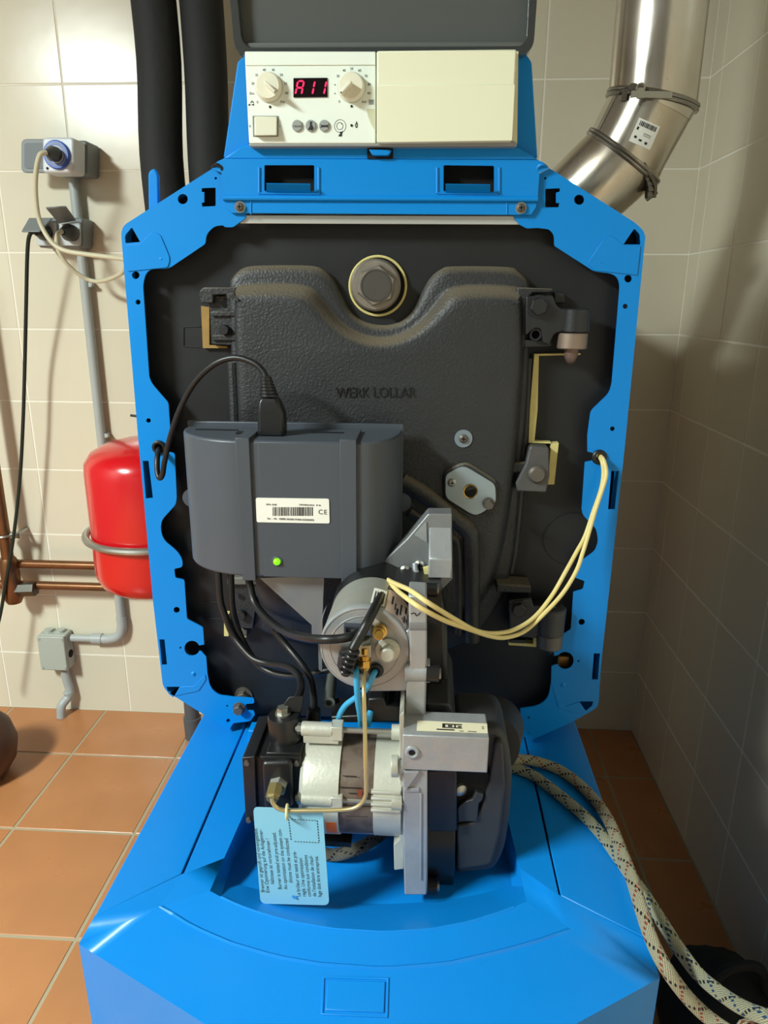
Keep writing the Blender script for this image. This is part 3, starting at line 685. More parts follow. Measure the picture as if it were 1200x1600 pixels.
lh = [circ(285.5, 311, 8), [(315, 294), (337, 293, 2), (337, 322, 2), (316, 323), (315, 317), (319, 316), (319, 300), (315, 300)], circ(337, 278.5, 2), [(206, 355, 2), (219, 378), (196, 380, 2), (195, 368, 4)], circ(212, 430, 6), circ(215.6, 472, 4), circ(232, 657, 3.6), [(223, 720), (232, 720), (239, 778), (228, 779)], circ(276, 953, 4.8), circ(282, 1012, 1.6), [(249, 999), (257, 999), (261, 1039), (253, 1039)], [(260, 1073), (281, 1073), (271, 1090, 2), (263, 1084, 3)], circ(356.6, 1126, 3), circ(355, 1103, 1.6)]
rh = [circ(905, 312, 8), [(852, 295, 2), (875, 294, 2), (875, 299), (869, 301), (869, 317), (874, 317), (873, 324, 2), (852, 324, 2)], circ(852, 278.5, 2), [(991, 357, 2), (1000, 366, 3), (1001, 382, 1), (974, 382)], circ(981.5, 435.5, 6), circ(977, 478.6, 4), circ(957, 670, 3.8), [(955, 736), (967, 736), (961, 796), (950, 796)], circ(909, 972, 5), circ(904, 1033, 1.5), [(928, 1021), (938, 1021), (934, 1062), (925, 1062)], [(905, 1096), (927, 1096), (925, 1103), (915, 1111, 2)], circ(826, 1121, 1.7), circ(825, 1145, 3)]
for o_, h_, lab in ((lefto, lh, 'left blue sheet metal frame with wavy inner edge'), (righto, rh, 'right blue sheet metal frame with wavy inner edge')):
    mk('front_frame', B().plate(o_, F, F + .002, h_), BLUE, boil, flat=False, sharp=30)
# bent-back rims along the outer edges
def rim(pts, m=BLUE, depth=.060, th=.0015, inward=(0, 0)):
    b = B(); pp = [P(x, y, F) for x, y in path(pts)]; c = V((-.055, F, 1.0))
    fr_ = [p + V((0, .0005, 0)) for p in pp]; inn = []
    for i, p in enumerate(fr_):
        a = fr_[max(0, i - 1)]; d = fr_[min(len(fr_) - 1, i + 1)]; t_ = (d - a).normalized(); n = V((-t_.z, 0, t_.x)); n = n if n.dot(c - p) > 0 else -n; inn.append(p + n * th)
    n_ = len(fr_); vs = fr_ + inn + [p + V((0, depth, 0)) for p in fr_] + [p + V((0, depth, 0)) for p in inn]
    fs = []
    for i in range(n_ - 1): fs += [(i, i + 1, n_ + i + 1, n_ + i), (i, i + 1, 2 * n_ + i + 1, 2 * n_ + i), (n_ + i, n_ + i + 1, 3 * n_ + i + 1, 3 * n_ + i), (2 * n_ + i, 2 * n_ + i + 1, 3 * n_ + i + 1, 3 * n_ + i)]
    b.add(vs, fs); return mk('frame_rim', b, m, boil, sharp=40)
rim([(331, 264), (193, 352, 8), (189, 364, 8), (216, 686), (239, 939), (255, 1077, 12), (358, 1141)])
rim([(859, 263), (994, 349, 8), (1009, 364, 10), (976, 700), (958, 867), (939, 1039), (935, 1105, 10), (894, 1128, 12), (827, 1158)])
# folded corner gussets (slightly proud lap joints)
for pts in ([(196, 383), (219, 381), (237, 362, 5), (250, 366, 6), (266, 404, 8), (262, 418, 4), (240, 420), (200, 424)], [(1001, 385), (974, 383), (956, 367, 5), (945, 371, 6), (918, 411), (930, 423, 3), (960, 426), (996, 430)]):
    mk('corner_gusset', B().plate(pts, F - .0012, F - .0001), BLUE, boil, bev=.0004)
for pts in ([(320, 1054), (303, 1072), (282, 1073), (272, 1088), (281, 1086), (310, 1080), (322, 1062)], [(862, 1068), (884, 1104), (905, 1097), (914, 1110), (900, 1116), (872, 1105)]):
    mk('corner_gusset', B().plate(pts, F - .0010, F - .0001), BLUE, boil, bev=.0004)
for px, py in ((252, 405), (939, 409), (302, 1053), (880, 1070)):
    p = P(px, py, F); mk('embossed_dimple', B().lathe(p, p - V((0, .0015, 0)), [(0, .0035), (.6, .0028), (1, .001)], 16), BLUE, boil)
p = P(237, 292, .93); mk('cable_lug', B().plate([(232, 345), (231, 268, 7), (241, 262, 5), (247, 272, 5), (249, 345)], .905, .912), BLUE, boil, bev=.002)
mk('retaining_pin', B().cyl(P(204, 649, F + .012), P(219, 651, F + .012), .0016, n=10), BLKP, boil)
# black body behind the frame
oct_ = [(334, 267), (196, 355), (193, 368), (258, 1076), (360, 1132), (822, 1146), (928, 1104), (1004, 368), (992, 354), (858, 268)]
mk('insulation_jacket', B().plate(oct_, F + .026, F + .05, Yp=F), JACKET, boil, bev=.002)
mk('boiler_block', B().plate(oct_, F + .051, 1.58, Yp=F), BODY, boil)
mk('zinc_strip', B().plate([(379, 336), (812, 337), (818, 351), (375, 349)], F + .003, F + .006), STRIP, boil, bev=.0006)
# header crosspiece
hd = B().plate([(331, 264), (338, 253, 4), (349, 248), (840, 250), (850, 254, 4), (858, 263), (843, 270), (840, 311), (349, 309), (346, 270)], F - .006, F - .004, [[(413, 258, 2), (491, 258, 2), (491, 299, 3), (413, 299, 3)], [(693, 258, 2), (772, 259, 2), (772, 300, 3), (693, 299, 3)]])
head = mk('header_panel', hd, BLUE, boil)
mk('header_top', B().plate([(378, 227), (812, 229), (842, 250), (347, 248)], F - .0055, F + .09), BLUE, boil, bev=.002)
mk('header_flange', B().plate([(349, 311), (840, 313), (838, 324), (830, 336, 3), (361, 333, 3), (350, 322)], F - .0045, F - .001), BLUE, boil, bev=.0005)
b = B(); b.tube([P(349, 309.5, F - .006), P(840, 311.5, F - .006)], .0030, 10, 0); mk('header_bead', b, BLUE, head)
for x in (405, 498, 683, 780): mk('pressed_rib', B().tube([P(x, 262, F - .0062), P(x, 302, F - .0062)], .0016, 8, 0), BLUE, head)
for x in (392, 792): mk('pressed_rib', B().tube([P(x, 314, F - .0046), P(x, 335, F - .0046)], .0010, 8, 0), BLUE, head)
for x in (405, 683): mk('pressed_rib', B().tube([P(x, 302, F - .0062), P(x + 95, 303, F - .0062)], .0012, 8, 0), BLUE, head)
for x0, x1, yo in ((413, 491, 0), (693, 772, 1)):
    mk('window_backing', B().plate([(x0 - 6, 252), (x1 + 6, 252), (x1 + 6, 304), (x0 - 6, 304)], F + .012, F + .014), HOLE, boil, label='black void behind header slot')
    b = B(); nn = []
    for t_, y_ in ((0, 301), (.003, 298), (.010, 290), (.012, 287), (.010, 286)): nn.append([P(x0 + 3, y_ + yo, F - .006 - t_), P(x1 - 6, y_ + yo + 1, F - .006 - t_), P(x1 - 6, y_ + yo + 1, F - .008 - t_ + .004), P(x0 + 3, y_ + yo, F - .008 - t_ + .004)])
    b.loft(nn); mk('finger_lip', b, BLUE, boil, sharp=50)
for x, y in ((375, 323.5), (814, 325)):
    w_ = mk('washer', B().cyl(P(x, y, F - .0046), P(x, y, F - .006), .0062), ZINC, boil); screwc(P(x, y, F - .006), .0048, IRONW, boil)
mk('latch_recess', B().plate([(574, 231), (614, 232), (614, 248), (574, 248)], F - .0075, F - .0055), HOLE, boil)
mk('latch_tab', B().plate([(576, 233), (612, 234), (608, 243, 4), (582, 243, 4)], F - .013, F - .0075), BLUE, boil, bev=.001)
for x, s_g in ((338, 1), (848, -1)):
    mk('hinge_hook', B().tube([P(x - 7 * s_g, 262, F - .004), P(x, 257, F - .008), P(x + 8 * s_g, 262, F - .006), P(x + 9 * s_g, 272, F - .003)], .0017, 8, 5), BLKP if s_g > 0 else BLUE, boil)
# side posts of the header carrying the control unit
for pts in ([(371, 96, 4), (380, 88, 3), (392, 88), (390, 247), (349, 246)], [(831, 97, 5), (824, 86, 5), (800, 84), (800, 248), (840, 247)]):
    mk('side_post', B().plate(pts, F + .004, F + .10), BLUE, boil, bev=.0015)
# ------------- jacket details: plug, foam edges
cpt_ = P(590, 447, F + .02); r1 = S(590, 447, F + .02)
mk('foam_collar', B().ring(cpt_ + V((0, .003, 0)), (0, 1, 0), 44.0 * r1, .0016, 48, 8), FOAM, boil)
mk('plug_recess', B().cyl(cpt_ + V((0, .004, 0)), cpt_ + V((0, .0065, 0)), 43 * r1, n=40), HOLE, boil)
pk = mk('plug_flange', B().lathe(cpt_ + V((-.002, .004, .001)), cpt_ + V((-.002, -.008, .001)), [(0, 38 * r1), (.8, 39 * r1), (1, 36 * r1)], 40), PLUGM, boil)
b = B(); b.lathe(cpt_ + V((0, -.008, 0)), cpt_ + V((0, -.026, 0)), [(0, 31 * r1), (.85, 31 * r1), (1, 28 * r1)], 6, .35); mk('hex_plug', b, PLUGM, boil, sharp=20)
b = B(); b.lathe(cpt_ + V((0, -.0262, 0)), cpt_ + V((0, -.0268, 0)), [(0, 22 * r1), (1, 21 * r1)], 36); b.ring(cpt_ + V((0, -.0262, 0)), (0, 1, 0), 22.5 * r1, .0012, 36, 6); mk('plug_face', b, mat('dark_plug_face', (88, 86, 82), .45, .6, nz=.1, nscale=60), pk)
mk('foam_edge', B().plate([(314, 478), (327, 480), (327, 539), (355, 541), (355, 544), (317, 544)], F + .020, F + .0255), mat('brown_foam', (150, 120, 66), .8, nz=.2, nscale=80), boil)
mk('foam_edge', B().plate([(835, 553), (907, 552), (907, 554.5), (842, 556), (840, 640), (835, 689.5), (861, 691), (861, 693), (826, 692), (828, 640)], F + .014, F + .0255), FOAM, boil)
mk('foam_edge', B().plate([(861, 693), (873, 692), (866, 757), (856, 757)], F + .014, F + .0255), FOAM, boil)
mk('foam_edge', B().plate([(803, 770), (806, 770), (796, 885), (793, 885)], F + .020, F + .0255), FOAM, boil)
mk('foam_edge', B().plate([(795, 1004), (795, 1008), (838, 1011), (838, 992), (834, 992), (833, 1006)], F + .014, F + .0255), FOAM, boil)
mk('foam_edge', B().plate([(350, 960), (350, 994), (357, 994), (357, 960)], F + .014, F + .0255), FOAM, boil)
mk('foam_edge', B().plate([(372, 990), (385, 991), (385, 996), (372, 995)], F + .014, F + .0255), FOAM, boil)
b = B(); b.ring(P(892, 842, F + .0255), (0, 1, 0), 45 * S(892, 842, F), .0007, 48, 6)
b.tube([P(287, 510, F + .0255), P(287, 541, F + .0255), P(312, 543, F + .0255)], .0006, 6, 0); b.tube([P(287, 511, F + .0255), P(314, 510, F + .0255)], .0006, 6, 0)
b.tube([P(318, 940, F + .0255), P(340, 941, F + .0255)], .0006, 6, 0); b.tube([P(322, 955, F + .0255), P(323, 966, F + .0255), P(345, 967, F + .0255)], .0005, 6, 0)
mk('jacket_score_lines', b, JACKET, boil)
# tab bolts bottom left, grommets
boltc(P(374, 1106, F), .0075, .010, IRONW, boil, washer=.009)
boltc(P(381, 1086, F + .026), .009, .012, IRONW, boil, washer=.013)
g0 = P(249, 699, F); g1_ = P(936, 714, F)
for g in (g0, g1_): mk('cable_grommet', B().ring(g + V((0, -.001, 0)), (0, 1, 0), .0068, .0026, 32, 10), RUB, boil)
pb = P(880, 1032, F + .018); mk('brass_fitting', B().box(pb, (.016, .010, .018)), mat('old_brass', (150, 108, 60), .4, .8, nz=.2, nscale=60), boil, bev=.002)
mk('blue_cross_rail', B().plate([(393, 1129), (462, 1131), (480, 1148), (480, 1172), (393, 1172)], F - .02, F + .002, Yp=F), BLUE, boil, bev=.001)
# ------------- cast door
door_pts = [(353, 452), (355, 438), (364, 425), (380, 416), (413, 413.5), (481, 414), (503, 421), (519, 438), (532, 464), (546, 488), (567, 503), (595, 509), (623, 504), (644, 486), (657, 460), (672, 434), (690, 419.5), (710, 415), (795, 416), (813, 423), (828, 438), (832, 455), (831, 520), (828, 600), (822, 680), (815, 760), (808, 840), (799, 900), (788, 940), (770, 970), (744, 1000), (715, 1018), (680, 1026), (560, 1024), (450, 1010), (400, 993), (380, 972), (372, 930), (366, 800), (360, 660), (356, 560)]
YJ = F + .0255
def smooth_closed(pts, k):
    q = [Vector(p).to_3d() for p in pts]; n = len(q); out = []
    for i in range(n):
        a, b_, c, d = q[i - 1], q[i], q[(i + 1) % n], q[(i + 2) % n]
        for j in range(k):
            t = j / k; out.append(.5 * ((2 * b_) + (c - a) * t + (2 * a - 5 * b_ + 4 * c - d) * t * t + (3 * b_ - a - 3 * c + d) * t ** 3))
    return out
def inset(pts, d):
    n = len(pts); out = []
    for i in range(n):
        t = (pts[(i + 1) % n] - pts[i - 1]).normalized(); out.append(pts[i] + Vector((-t.y, t.x, 0)) * d)
    return out
dp = smooth_closed(door_pts, 4)
def relax(p, it):
    for _ in range(it): p = [(p[i - 1] + p[i] * 2 + p[(i + 1) % len(p)]) / 4 for i in range(len(p))]
    return p
rings = []
cur = dp; at = 0
for d, y in ((0, 0), (0, .007), (2, .0105), (5, .0130), (10, .0150), (18, .0160), (25, .0162), (28, .0175), (31, .0215), (34, .0265), (38, .0310), (43, .0345), (49, .0364), (56, .037)):
    while at < d - .01: st_ = min(1.5, d - at); cur = relax(inset(cur, st_), 2); at += st_
    q = []
    for v in cur:
        dx = v.x - 592; wt = min(1, max(0, (abs(dx) - 120) / 90)); wt = wt * wt * (3 - 2 * wt); q.append(Vector((592 + dx * (1 + wt * d * .68 / (238 - d)), v.y, 0)))
    rings.append([V((P(v.x, v.y, F).x, YJ - y, P(v.x, v.y, F).z)) for v in q])
door = mk('boiler_door', B().loft(rings, True, True), IRON, boil, sharp=50, label='black cast iron boiler door')
YDF = YJ - .037                                 # front face of the door
# lettering cast in the door
ftext('WERK LOLLAR', 587, 614, YDF - .0006, 16, mat('black_lettering', (24, 25, 27), .4), door, rot=1, xs=.82, ext=.0007, name='cast_lettering')
# ridges round the lower pocket
b = B(); b.tube([P(628, 752, YDF), P(668, 776, YDF - .003), P(712, 812, YDF - .003), P(732, 830, YDF), P(737, 860, YDF), P(737, 1000, YDF + .008)], .011, 14, 5); b.tube([P(640, 800, YDF + .002), P(700, 838, YDF + .002), P(716, 860, YDF + .002), P(716, 990, YDF + .006)], .006, 12, 5)
mk('pocket_ridge', b, IRON, door)
# left flange rib
b = B(); b.tube([P(364, 566, YJ - .015), P(368, 660, YJ - .015), P(372, 800, YJ - .015)], .007, 10, 4); mk('flange_rib', b, IRON, door)
b = B(); b.tube([P(826, 560, YJ - .006), P(820, 680, YJ - .006), P(806, 840, YJ - .006), P(797, 895, YJ - .004)], .0055, 10, 4); mk('flange_rib', b, IRON, door)
# screw with washer, sight flange
c = P(724, 685, YDF); mk('washer', B().cyl(c, c - V((0, .0015, 0)), 14 * S(724, 685, YDF), n=32), mat('washer_grey', (132, 146, 158), .4, .4), boil)
screwc(c - V((0, .0015, 0)), 7 * S(724, 685, YDF), IRONW, boil)
bs = mk('flange_boss', B().plate([(692, 738, 9), (720, 724, 12), (733, 724, 10), (777, 752, 8), (779, 790, 8), (750, 806, 10), (736, 806, 10), (692, 780, 8)], YDF - .005, YDF + .006), IRON, boil, bev=.004)
sf = mk('sight_flange', B().plate([(696, 741, 9), (722, 729, 10), (731, 731, 8), (774, 757, 8), (775, 786, 8), (748, 805, 10), (737, 804, 8), (696, 778, 9)], YDF - .009, YDF - .005, [circ(735, 768, 11.5, 24)]), mat('blue_grey_zinc', (156, 170, 178), .38, .5, nz=.08, nscale=40), boil, bev=.0008)
mk('sight_port', B().cyl(P(735, 768, YDF - .0048), P(735, 768, YDF - .0055), .0095), HOLE, boil)
mk('brass_rim', B().ring(P(735, 768, YDF - .0065), (0, 1, 0), .0085, .0014, 32, 8), BRASS, sf)
screwc(P(706, 754, YDF - .009), .0052, ZINC, boil); boltc(P(763, 786, YDF - .009), .0062, .012, IRONW, boil, washer=.0075)
# brackets and hinges
br = mk('hinge_bracket', B().plate([(318, 449), (369, 449), (369, 460), (333, 461), (333, 474), (314, 474, 3), (310, 462, 3), (312, 454, 2)], YJ - .022, YJ - .002), IRON, boil, bev=.0015)
mk('hinge_bracket', B().plate([(327, 462), (369, 462), (369, 540), (330, 538)], YJ - .014, YJ), IRON, boil, bev=.001)
b = B(); b.pbox(330, 487, 368, 494, YJ - .018, YJ - .014); b.pbox(331, 524, 369, 532, YJ - .018, YJ - .014); mk('bracket_ribs', b, IRON, br, bev=.0008)
mk('hole', B().cyl(P(352, 474, YJ - .0141), P(352, 474, YJ - .0146), .0052), HOLE, br)
boltc(P(352, 515, YJ - .014), .0062, .009, IRON2, boil, n=16)
# upper right hinge
mk('hinge_plate', B().plate([(808, 449), (864, 451), (864, 457), (832, 458), (822, 470), (820, 543), (806, 543)], YJ - .030, YJ - .004), IRON, boil, bev=.0015)
mk('hinge_stop', B().plate([(866, 456), (881, 457), (884, 474), (866, 474)], YJ - .012, YJ), IRON2, boil, bev=.001)
mk('hinge_arm', B().plate([(822, 463, 3), (864, 461, 3), (870, 478, 5), (878, 482), (923, 482), (921, 520), (878, 518, 4), (866, 522, 4), (858, 540, 3), (848, 535), (846, 515, 4), (836, 512, 5), (822, 524)], YJ - .040, YJ - .024), IRON2, boil, bev=.002)
hz = lambda x, y, Y_: P(x, y, Y_)
b = B(); b.cyl(hz(900, 483, YJ - .032), V((hz(900, 483, YJ - .032).x, YJ - .032, hz(900, 519, YJ - .032).z)), 22 * S(900, 500, F)); mk('hinge_barrel', b, IRON2, boil, bev=.0012)
b = B(); xh = hz(895, 520, YJ - .032).x; b.cyl((xh, YJ - .032, hz(895, 520, YJ - .032).z), (xh, YJ - .032, hz(895, 545, YJ - .032).z), 23.5 * S(895, 530, F)); mk('hinge_collar', b, mat('tarnished_bronze', (142, 126, 114), .45, .6, nz=.15, nscale=60), boil, bev=.0015)
b = B(); b.lathe((xh, YJ - .032, hz(895, 545, YJ - .032).z), (xh, YJ - .032, hz(895, 569, YJ - .032).z), [(0, .0085), (.5, .0078), (.85, .005), (1, .001)], 20); mk('hinge_pin', b, mat('tarnished_pin', (116, 98, 92), .5, .5), boil)
boltc(P(841, 479, YJ - .040), .0105, .010, IRON2, boil, washer=.013)
mk('spring_clip', B().ring(P(837, 523, YJ - .036), (0, 1, 0), .006, .0016, 20, 6), IRON2, boil)
mk('arm_foot', B().plate([(820, 531), (862, 533), (862, 541), (820, 543)], YJ - .030, YJ - .006), IRON2, boil, bev=.001)
# middle right latch
mk('door_latch', B().plate([(828, 697, 5), (858, 699, 4), (859, 742), (854, 770), (808, 768), (806, 755), (822, 724)], YJ - .030, YJ - .002), mat('worn_latch_iron', (84, 85, 86), .45, .3, nz=.2, nscale=40, bump=.0004, bscale=250), boil, bev=.002)
mk('latch_arm', B().plate([(796, 724, 4), (824, 722), (822, 738), (797, 740, 4)], YJ - .024, YJ - .006), IRON, boil, bev=.002)
c = P(839, 741, YJ - .030); mk('rivet', B().lathe(c, c - V((0, .006, 0)), [(0, 14.5 * S(839, 741, F)), (.5, 14 * S(839, 741, F)), (1, 10.5 * S(839, 741, F))], 28), IRONW, boil)
# lower right hinge
mk('hinge_plate', B().plate([(776, 912, 4), (800, 914), (830, 916, 3), (830, 927), (776, 926)], YJ - .034, YJ), IRON, boil, bev=.002)
mk('hinge_arm', B().plate([(795, 938, 3), (830, 934, 3), (834, 948), (846, 946), (870, 948), (872, 985), (846, 988), (838, 998), (796, 996)], YJ - .034, YJ - .014), IRON2, boil, bev=.002)
boltc(P(811, 951, YJ - .034), .010, .008, IRON2, boil, washer=.012)
xh = P(862, 960, YJ - .03).x; zz = lambda y: P(862, y, YJ - .03).z
b = B(); b.lathe((xh, YJ - .03, zz(948)), (xh, YJ - .03, zz(988)), [(0, .0165), (.05, .0185), (1, .0175)], 32); mk('hinge_barrel', b, mat('grey_hinge_iron', (62, 63, 63), .5, .3, nz=.2, nscale=40), boil)
b = B(); b.cyl((xh, YJ - .03, zz(989)), (xh, YJ - .03, zz(1010)), .0168); mk('hinge_collar', b, mat('grey_collar_iron', (98, 95, 90), .5, .4, nz=.15, nscale=40), boil, bev=.0015)
b = B(); b.lathe((xh, YJ - .03, zz(1010)), (xh, YJ - .03, zz(1022)), [(0, .007), (.6, .006), (1, .002)], 18); mk('hinge_pin', b, IRON2, boil)
mk('lower_stop', B().plate([(797, 999), (822, 1000), (822, 1006), (797, 1005)], YJ - .012, YJ), IRON2, boil, bev=.001)
# lower left bracket
lb = mk('hinge_bracket', B().plate([(363, 903), (405, 903), (405, 912), (395, 983), (372, 981)], YJ - .022, YJ), IRON, boil, bev=.001)
mk('bracket_cap', B().plate([(355, 903, 3), (407, 902, 3), (405, 914), (355, 914)], YJ - .030, YJ - .022), mat('dusty_iron', (110, 110, 104), .6, .2, nz=.2, nscale=40), boil, bev=.002)
mk('hole', B().cyl(P(378, 931, YJ - .0221), P(378, 931, YJ - .0226), .0050), HOLE, lb)
boltc(P(378, 959, YJ - .022), .0068, .008, IRON2, boil, n=16)
mk('bracket_foot', B().plate([(374, 982), (386, 984), (386, 994), (374, 992)], YJ - .016, YJ), IRONW, boil, bev=.001)
# ================================================================ CONTROL UNIT
Yc = .862
cu = thing('control_unit', 'cream boiler control panel with two knobs and a red display', 'control panel', P(597, 226, Yc + .05))
mk('housing', B().plate([(384, 83), (809, 80), (808, 229), (390, 229)], Yc + .004, Yc + .12), mat('grey_housing', (150, 156, 150), .45), cu, bev=.002)
fp_ = mk('front_panel', B().plate([(382, 80), (587, 80), (587, 224.5), (389, 224)], Yc, Yc + .006), WHITE, cu, bev=.0012)
rc = mk('blank_cover', B().plate([(588.5, 79), (807.5, 76.5), (800, 220.5), (588.5, 223)], Yc - .006, Yc + .006), CREAM, cu, bev=.0018)
mk('cover_step', B().plate([(589, 133), (805, 131.5), (800.5, 220), (589, 222.5)], Yc - .0072, Yc - .0058), CREAM, rc, bev=.0006)
mk('upper_ledge', B().plate([(382.5, 80.5), (586.5, 80.5), (586.5, 101.5), (383.5, 102)], Yc - .0012, Yc + .0004), WHITE, fp_, bev=.0005)
mk('lower_edge', B().plate([(388, 224.5), (806, 221), (806, 228.5), (390, 229)], Yc + .001, Yc + .02), mat('grey_edge', (140, 146, 146), .4), cu, bev=.001)
mk('cover_side', B().plate([(801, 81), (810, 80), (808, 224), (801, 222)], Yc + .003, Yc + .01), PAPERC, cu)
px1 = S(480, 150, Yc)
def knob(cx, cy, ang, nm):
    c = P(cx, cy, Yc); k = mk('knob', B().lathe(c, c - V((0, .009, 0)), [(0, 20.5 * px1), (.3, 20.2 * px1), (.9, 18.8 * px1), (1, 17.5 * px1)], 48), KNOB, cu)
    a = math.radians(ang); dx = V((math.cos(a), 0, -math.sin(a))); r = Matrix.Rotation(a, 3, 'Y')
    q = c - V((0, .013, 0)) + dx * 8.5 * px1
    mk('pointer', B().box(q, (23 * px1, .011, 5.2 * px1), r), KNOB, k, bev=.0012)
    mk('pointer_mark', B().box(c + dx * 19.0 * px1 - V((0, .0187, 0)), (2.2 * px1, .0006, 1.4 * px1), r), INK, k, flat=True)
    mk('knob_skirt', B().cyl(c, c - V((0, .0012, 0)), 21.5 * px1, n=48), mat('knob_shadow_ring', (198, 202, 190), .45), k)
knob(420.7, 136.8, 42, 'a'); knob(549.6, 136.8, 137, 'b')
d_ = mk('display', B().plate([(458.5, 122), (511.5, 121.5), (511.5, 151.5), (458.5, 152)], Yc - .0012, Yc + .0005), DISP, cu, label='black display reading A11 in red')
def seg(b, x, y, on, w_=9.5, h=21, th=2.3):
    sl = -2.0
    def L_(x0, y0, x1, y1):
        dx, dy = x1 - x0, y1 - y0; l = math.hypot(dx, dy); nx, ny = -dy / l * th / 2, dx / l * th / 2; ex, ey = dx / l * th * .5, dy / l * th * .5
        b.plate([(x0, y0), (x0 + ex + nx, y0 + ey + ny), (x1 - ex + nx, y1 - ey + ny), (x1, y1), (x1 - ex - nx, y1 - ey - ny), (x0 + ex - nx, y0 + ey - ny)], Yc - .0016, Yc - .0012)
    g = .8; T = (x - sl, y - h / 2); M2 = (x, y); Bt = (x + sl, y + h / 2)
    if 'a' in on: L_(T[0] + g, T[1], T[0] + w_ - g, T[1])
    if 'g' in on: L_(M2[0] + g, M2[1], M2[0] + w_ - g, M2[1])
    if 'f' in on: L_(T[0], T[1] + g, M2[0], M2[1] - g)
    if 'e' in on: L_(M2[0], M2[1] + g, Bt[0], Bt[1] - g)
    if 'b' in on: L_(T[0] + w_, T[1] + g, M2[0] + w_, M2[1] - g)
    if 'c' in on: L_(M2[0] + w_, M2[1] + g, Bt[0] + w_, Bt[1] - g)
b = B(); seg(b, 463.5, 137, 'abcefg'); seg(b, 480.5, 137, 'bc'); seg(b, 498.5, 137, 'bc'); mk('display_digits', b, LED, d_, label='red digits A11', flat=True)
# rocker switch
mk('switch_frame', B().plate([(394.5, 181), (435, 181), (435, 213.5), (395.5, 213.5)], Yc - .0006, Yc + .001), mat('switch_gap', (130, 134, 126), .5), cu)
sw = mk('rocker_switch', B().ext([P(397.5, 182, Yc), P(397.5, 182, Yc - .003), P(397.5, 212, Yc - .0075), P(397.5, 212, Yc)], (P(433, 182, Yc) - P(397.5, 182, Yc))), mat('rocker_cream', (216, 216, 196), .4), cu, bev=.0012)
for i, (x, tx) in enumerate(((464.7, 'reset'), (485.8, ''), (506.9, ''))):
    c = P(x, 197, Yc); bt = mk('push_button', B().lathe(c + V((0, .001, 0)), c - V((0, .0022, 0)), [(0, 8.4 * px1), (.8, 8.4 * px1), (1, 7.2 * px1)], 28), GREYB, cu)
    b = B(); y_ = Yc - .0023
    if i == 0: mk('lettering', B().add([P(x, 197, y_) + V((v.co.x, 0, v.co.y)) for v in textmesh('reset', 4.6 / .7 * px1, 'CENTER', .0001).vertices], [tuple(p.vertices) for p in textmesh('reset', 4.6 / .7 * px1, 'CENTER', .0001).polygons]), INK, bt, flat=True)
    if i == 1: b.plate([(484, 190), (488, 190), (487, 194), (490, 200), (488, 204), (485, 203), (481, 203), (484, 197)], y_ - .0002, y_ + .0003); mk('symbol', b, INK, bt, flat=True)
    if i == 2: b.plate([(500, 194), (503, 195.5), (510.5, 195.5), (514, 194), (512, 197), (514, 200), (510.5, 198.5), (503, 198.5), (500, 200), (502, 197)], y_ - .0002, y_ + .0003); mk('symbol', b, INK, bt, flat=True)
b = B(); c = P(531.5, 197, Yc)
b.ring(c, (0, 1, 0), 9 * px1, .00028, 32, 6); b.plate([(529.5, 210), (534.5, 210), (534, 213), (529, 213)], Yc - .0004, Yc); b.plate([(531, 206), (536, 205), (534, 210), (531, 210)], Yc - .00035, Yc)
b.ring(P(531, 197, Yc), (0, 1, 0), 5 * px1, .0003, 20, 6); b.cyl(P(534, 193.5, Yc), P(534, 193.5, Yc - .0004), .0006, n=10)
b.cyl(P(422, 167, Yc), P(422, 167, Yc - .0008), 1.9 * px1); b.cyl(P(549.3, 166, Yc), P(549.3, 166, Yc - .0008), 1.9 * px1); b.cyl(P(549.3, 196, Yc), P(549.3, 196, Yc - .0008), 1.9 * px1)
b.plate([(557, 189), (559, 194), (558.5, 199), (556, 200), (554.5, 196)], Yc - .0003, Yc, [[(556.8, 192.5), (557.6, 196), (557.2, 198), (556.3, 198), (555.8, 196)]])
for k in range(4): b.plate([(576, 156 + 2 * k), (584, 156 + 2 * k), (584, 157 + 2 * k), (576, 157 + 2 * k)], Yc - .0002, Yc)
b.plate([(391, 160), (394, 157), (397, 160), (396, 161), (394, 159), (392, 161)], Yc - .0002, Yc); b.plate([(388, 163), (391, 162), (391, 165), (388, 165)], Yc - .0002, Yc); b.plate([(393, 163), (397, 162), (397, 165), (393, 164)], Yc - .0002, Yc)
mk('panel_symbols', b, INK, cu, flat=True)
it = [(s, 380 + x / 5.4545, 80 + y / 5.4545, Yc - .0001, 3.5, 0, 'CENTER') for s, x, y in [('0', 122, 435), ('Eco', 75, 360), ('30', 82, 277), ('35', 115, 205), ('40', 180, 160), ('45', 257, 160), ('50', 325, 203), ('55', 363, 277), ('60', 370, 357), ('Aut', 335, 430), ('0', 820, 430), ('30', 808, 213), ('40', 860, 165), ('50', 925, 150), ('60', 993, 165), ('70', 1047, 213), ('80', 1075, 283), ('90', 1072, 360), ('Aut', 1030, 430), ('I', 313, 640), ('0', 57, 640)]]
merge_text(it, INK, cu)
b = B(); b.cyl(P(523.5, 146, Yc), P(523.5, 146, Yc - .0004), .0006, n=10); b.cyl(P(523.5, 132.5, Yc), P(523.5, 132.5, Yc - .0004), .0006, n=10); mk('scale_dots', b, INK, cu)
mk('finger_notch', B().plate([(573, 170), (587, 170), (587, 206), (580, 194), (575, 182)], Yc - .0005, Yc + .001), mat('notch_shade_plastic', (198, 200, 172), .5), cu)
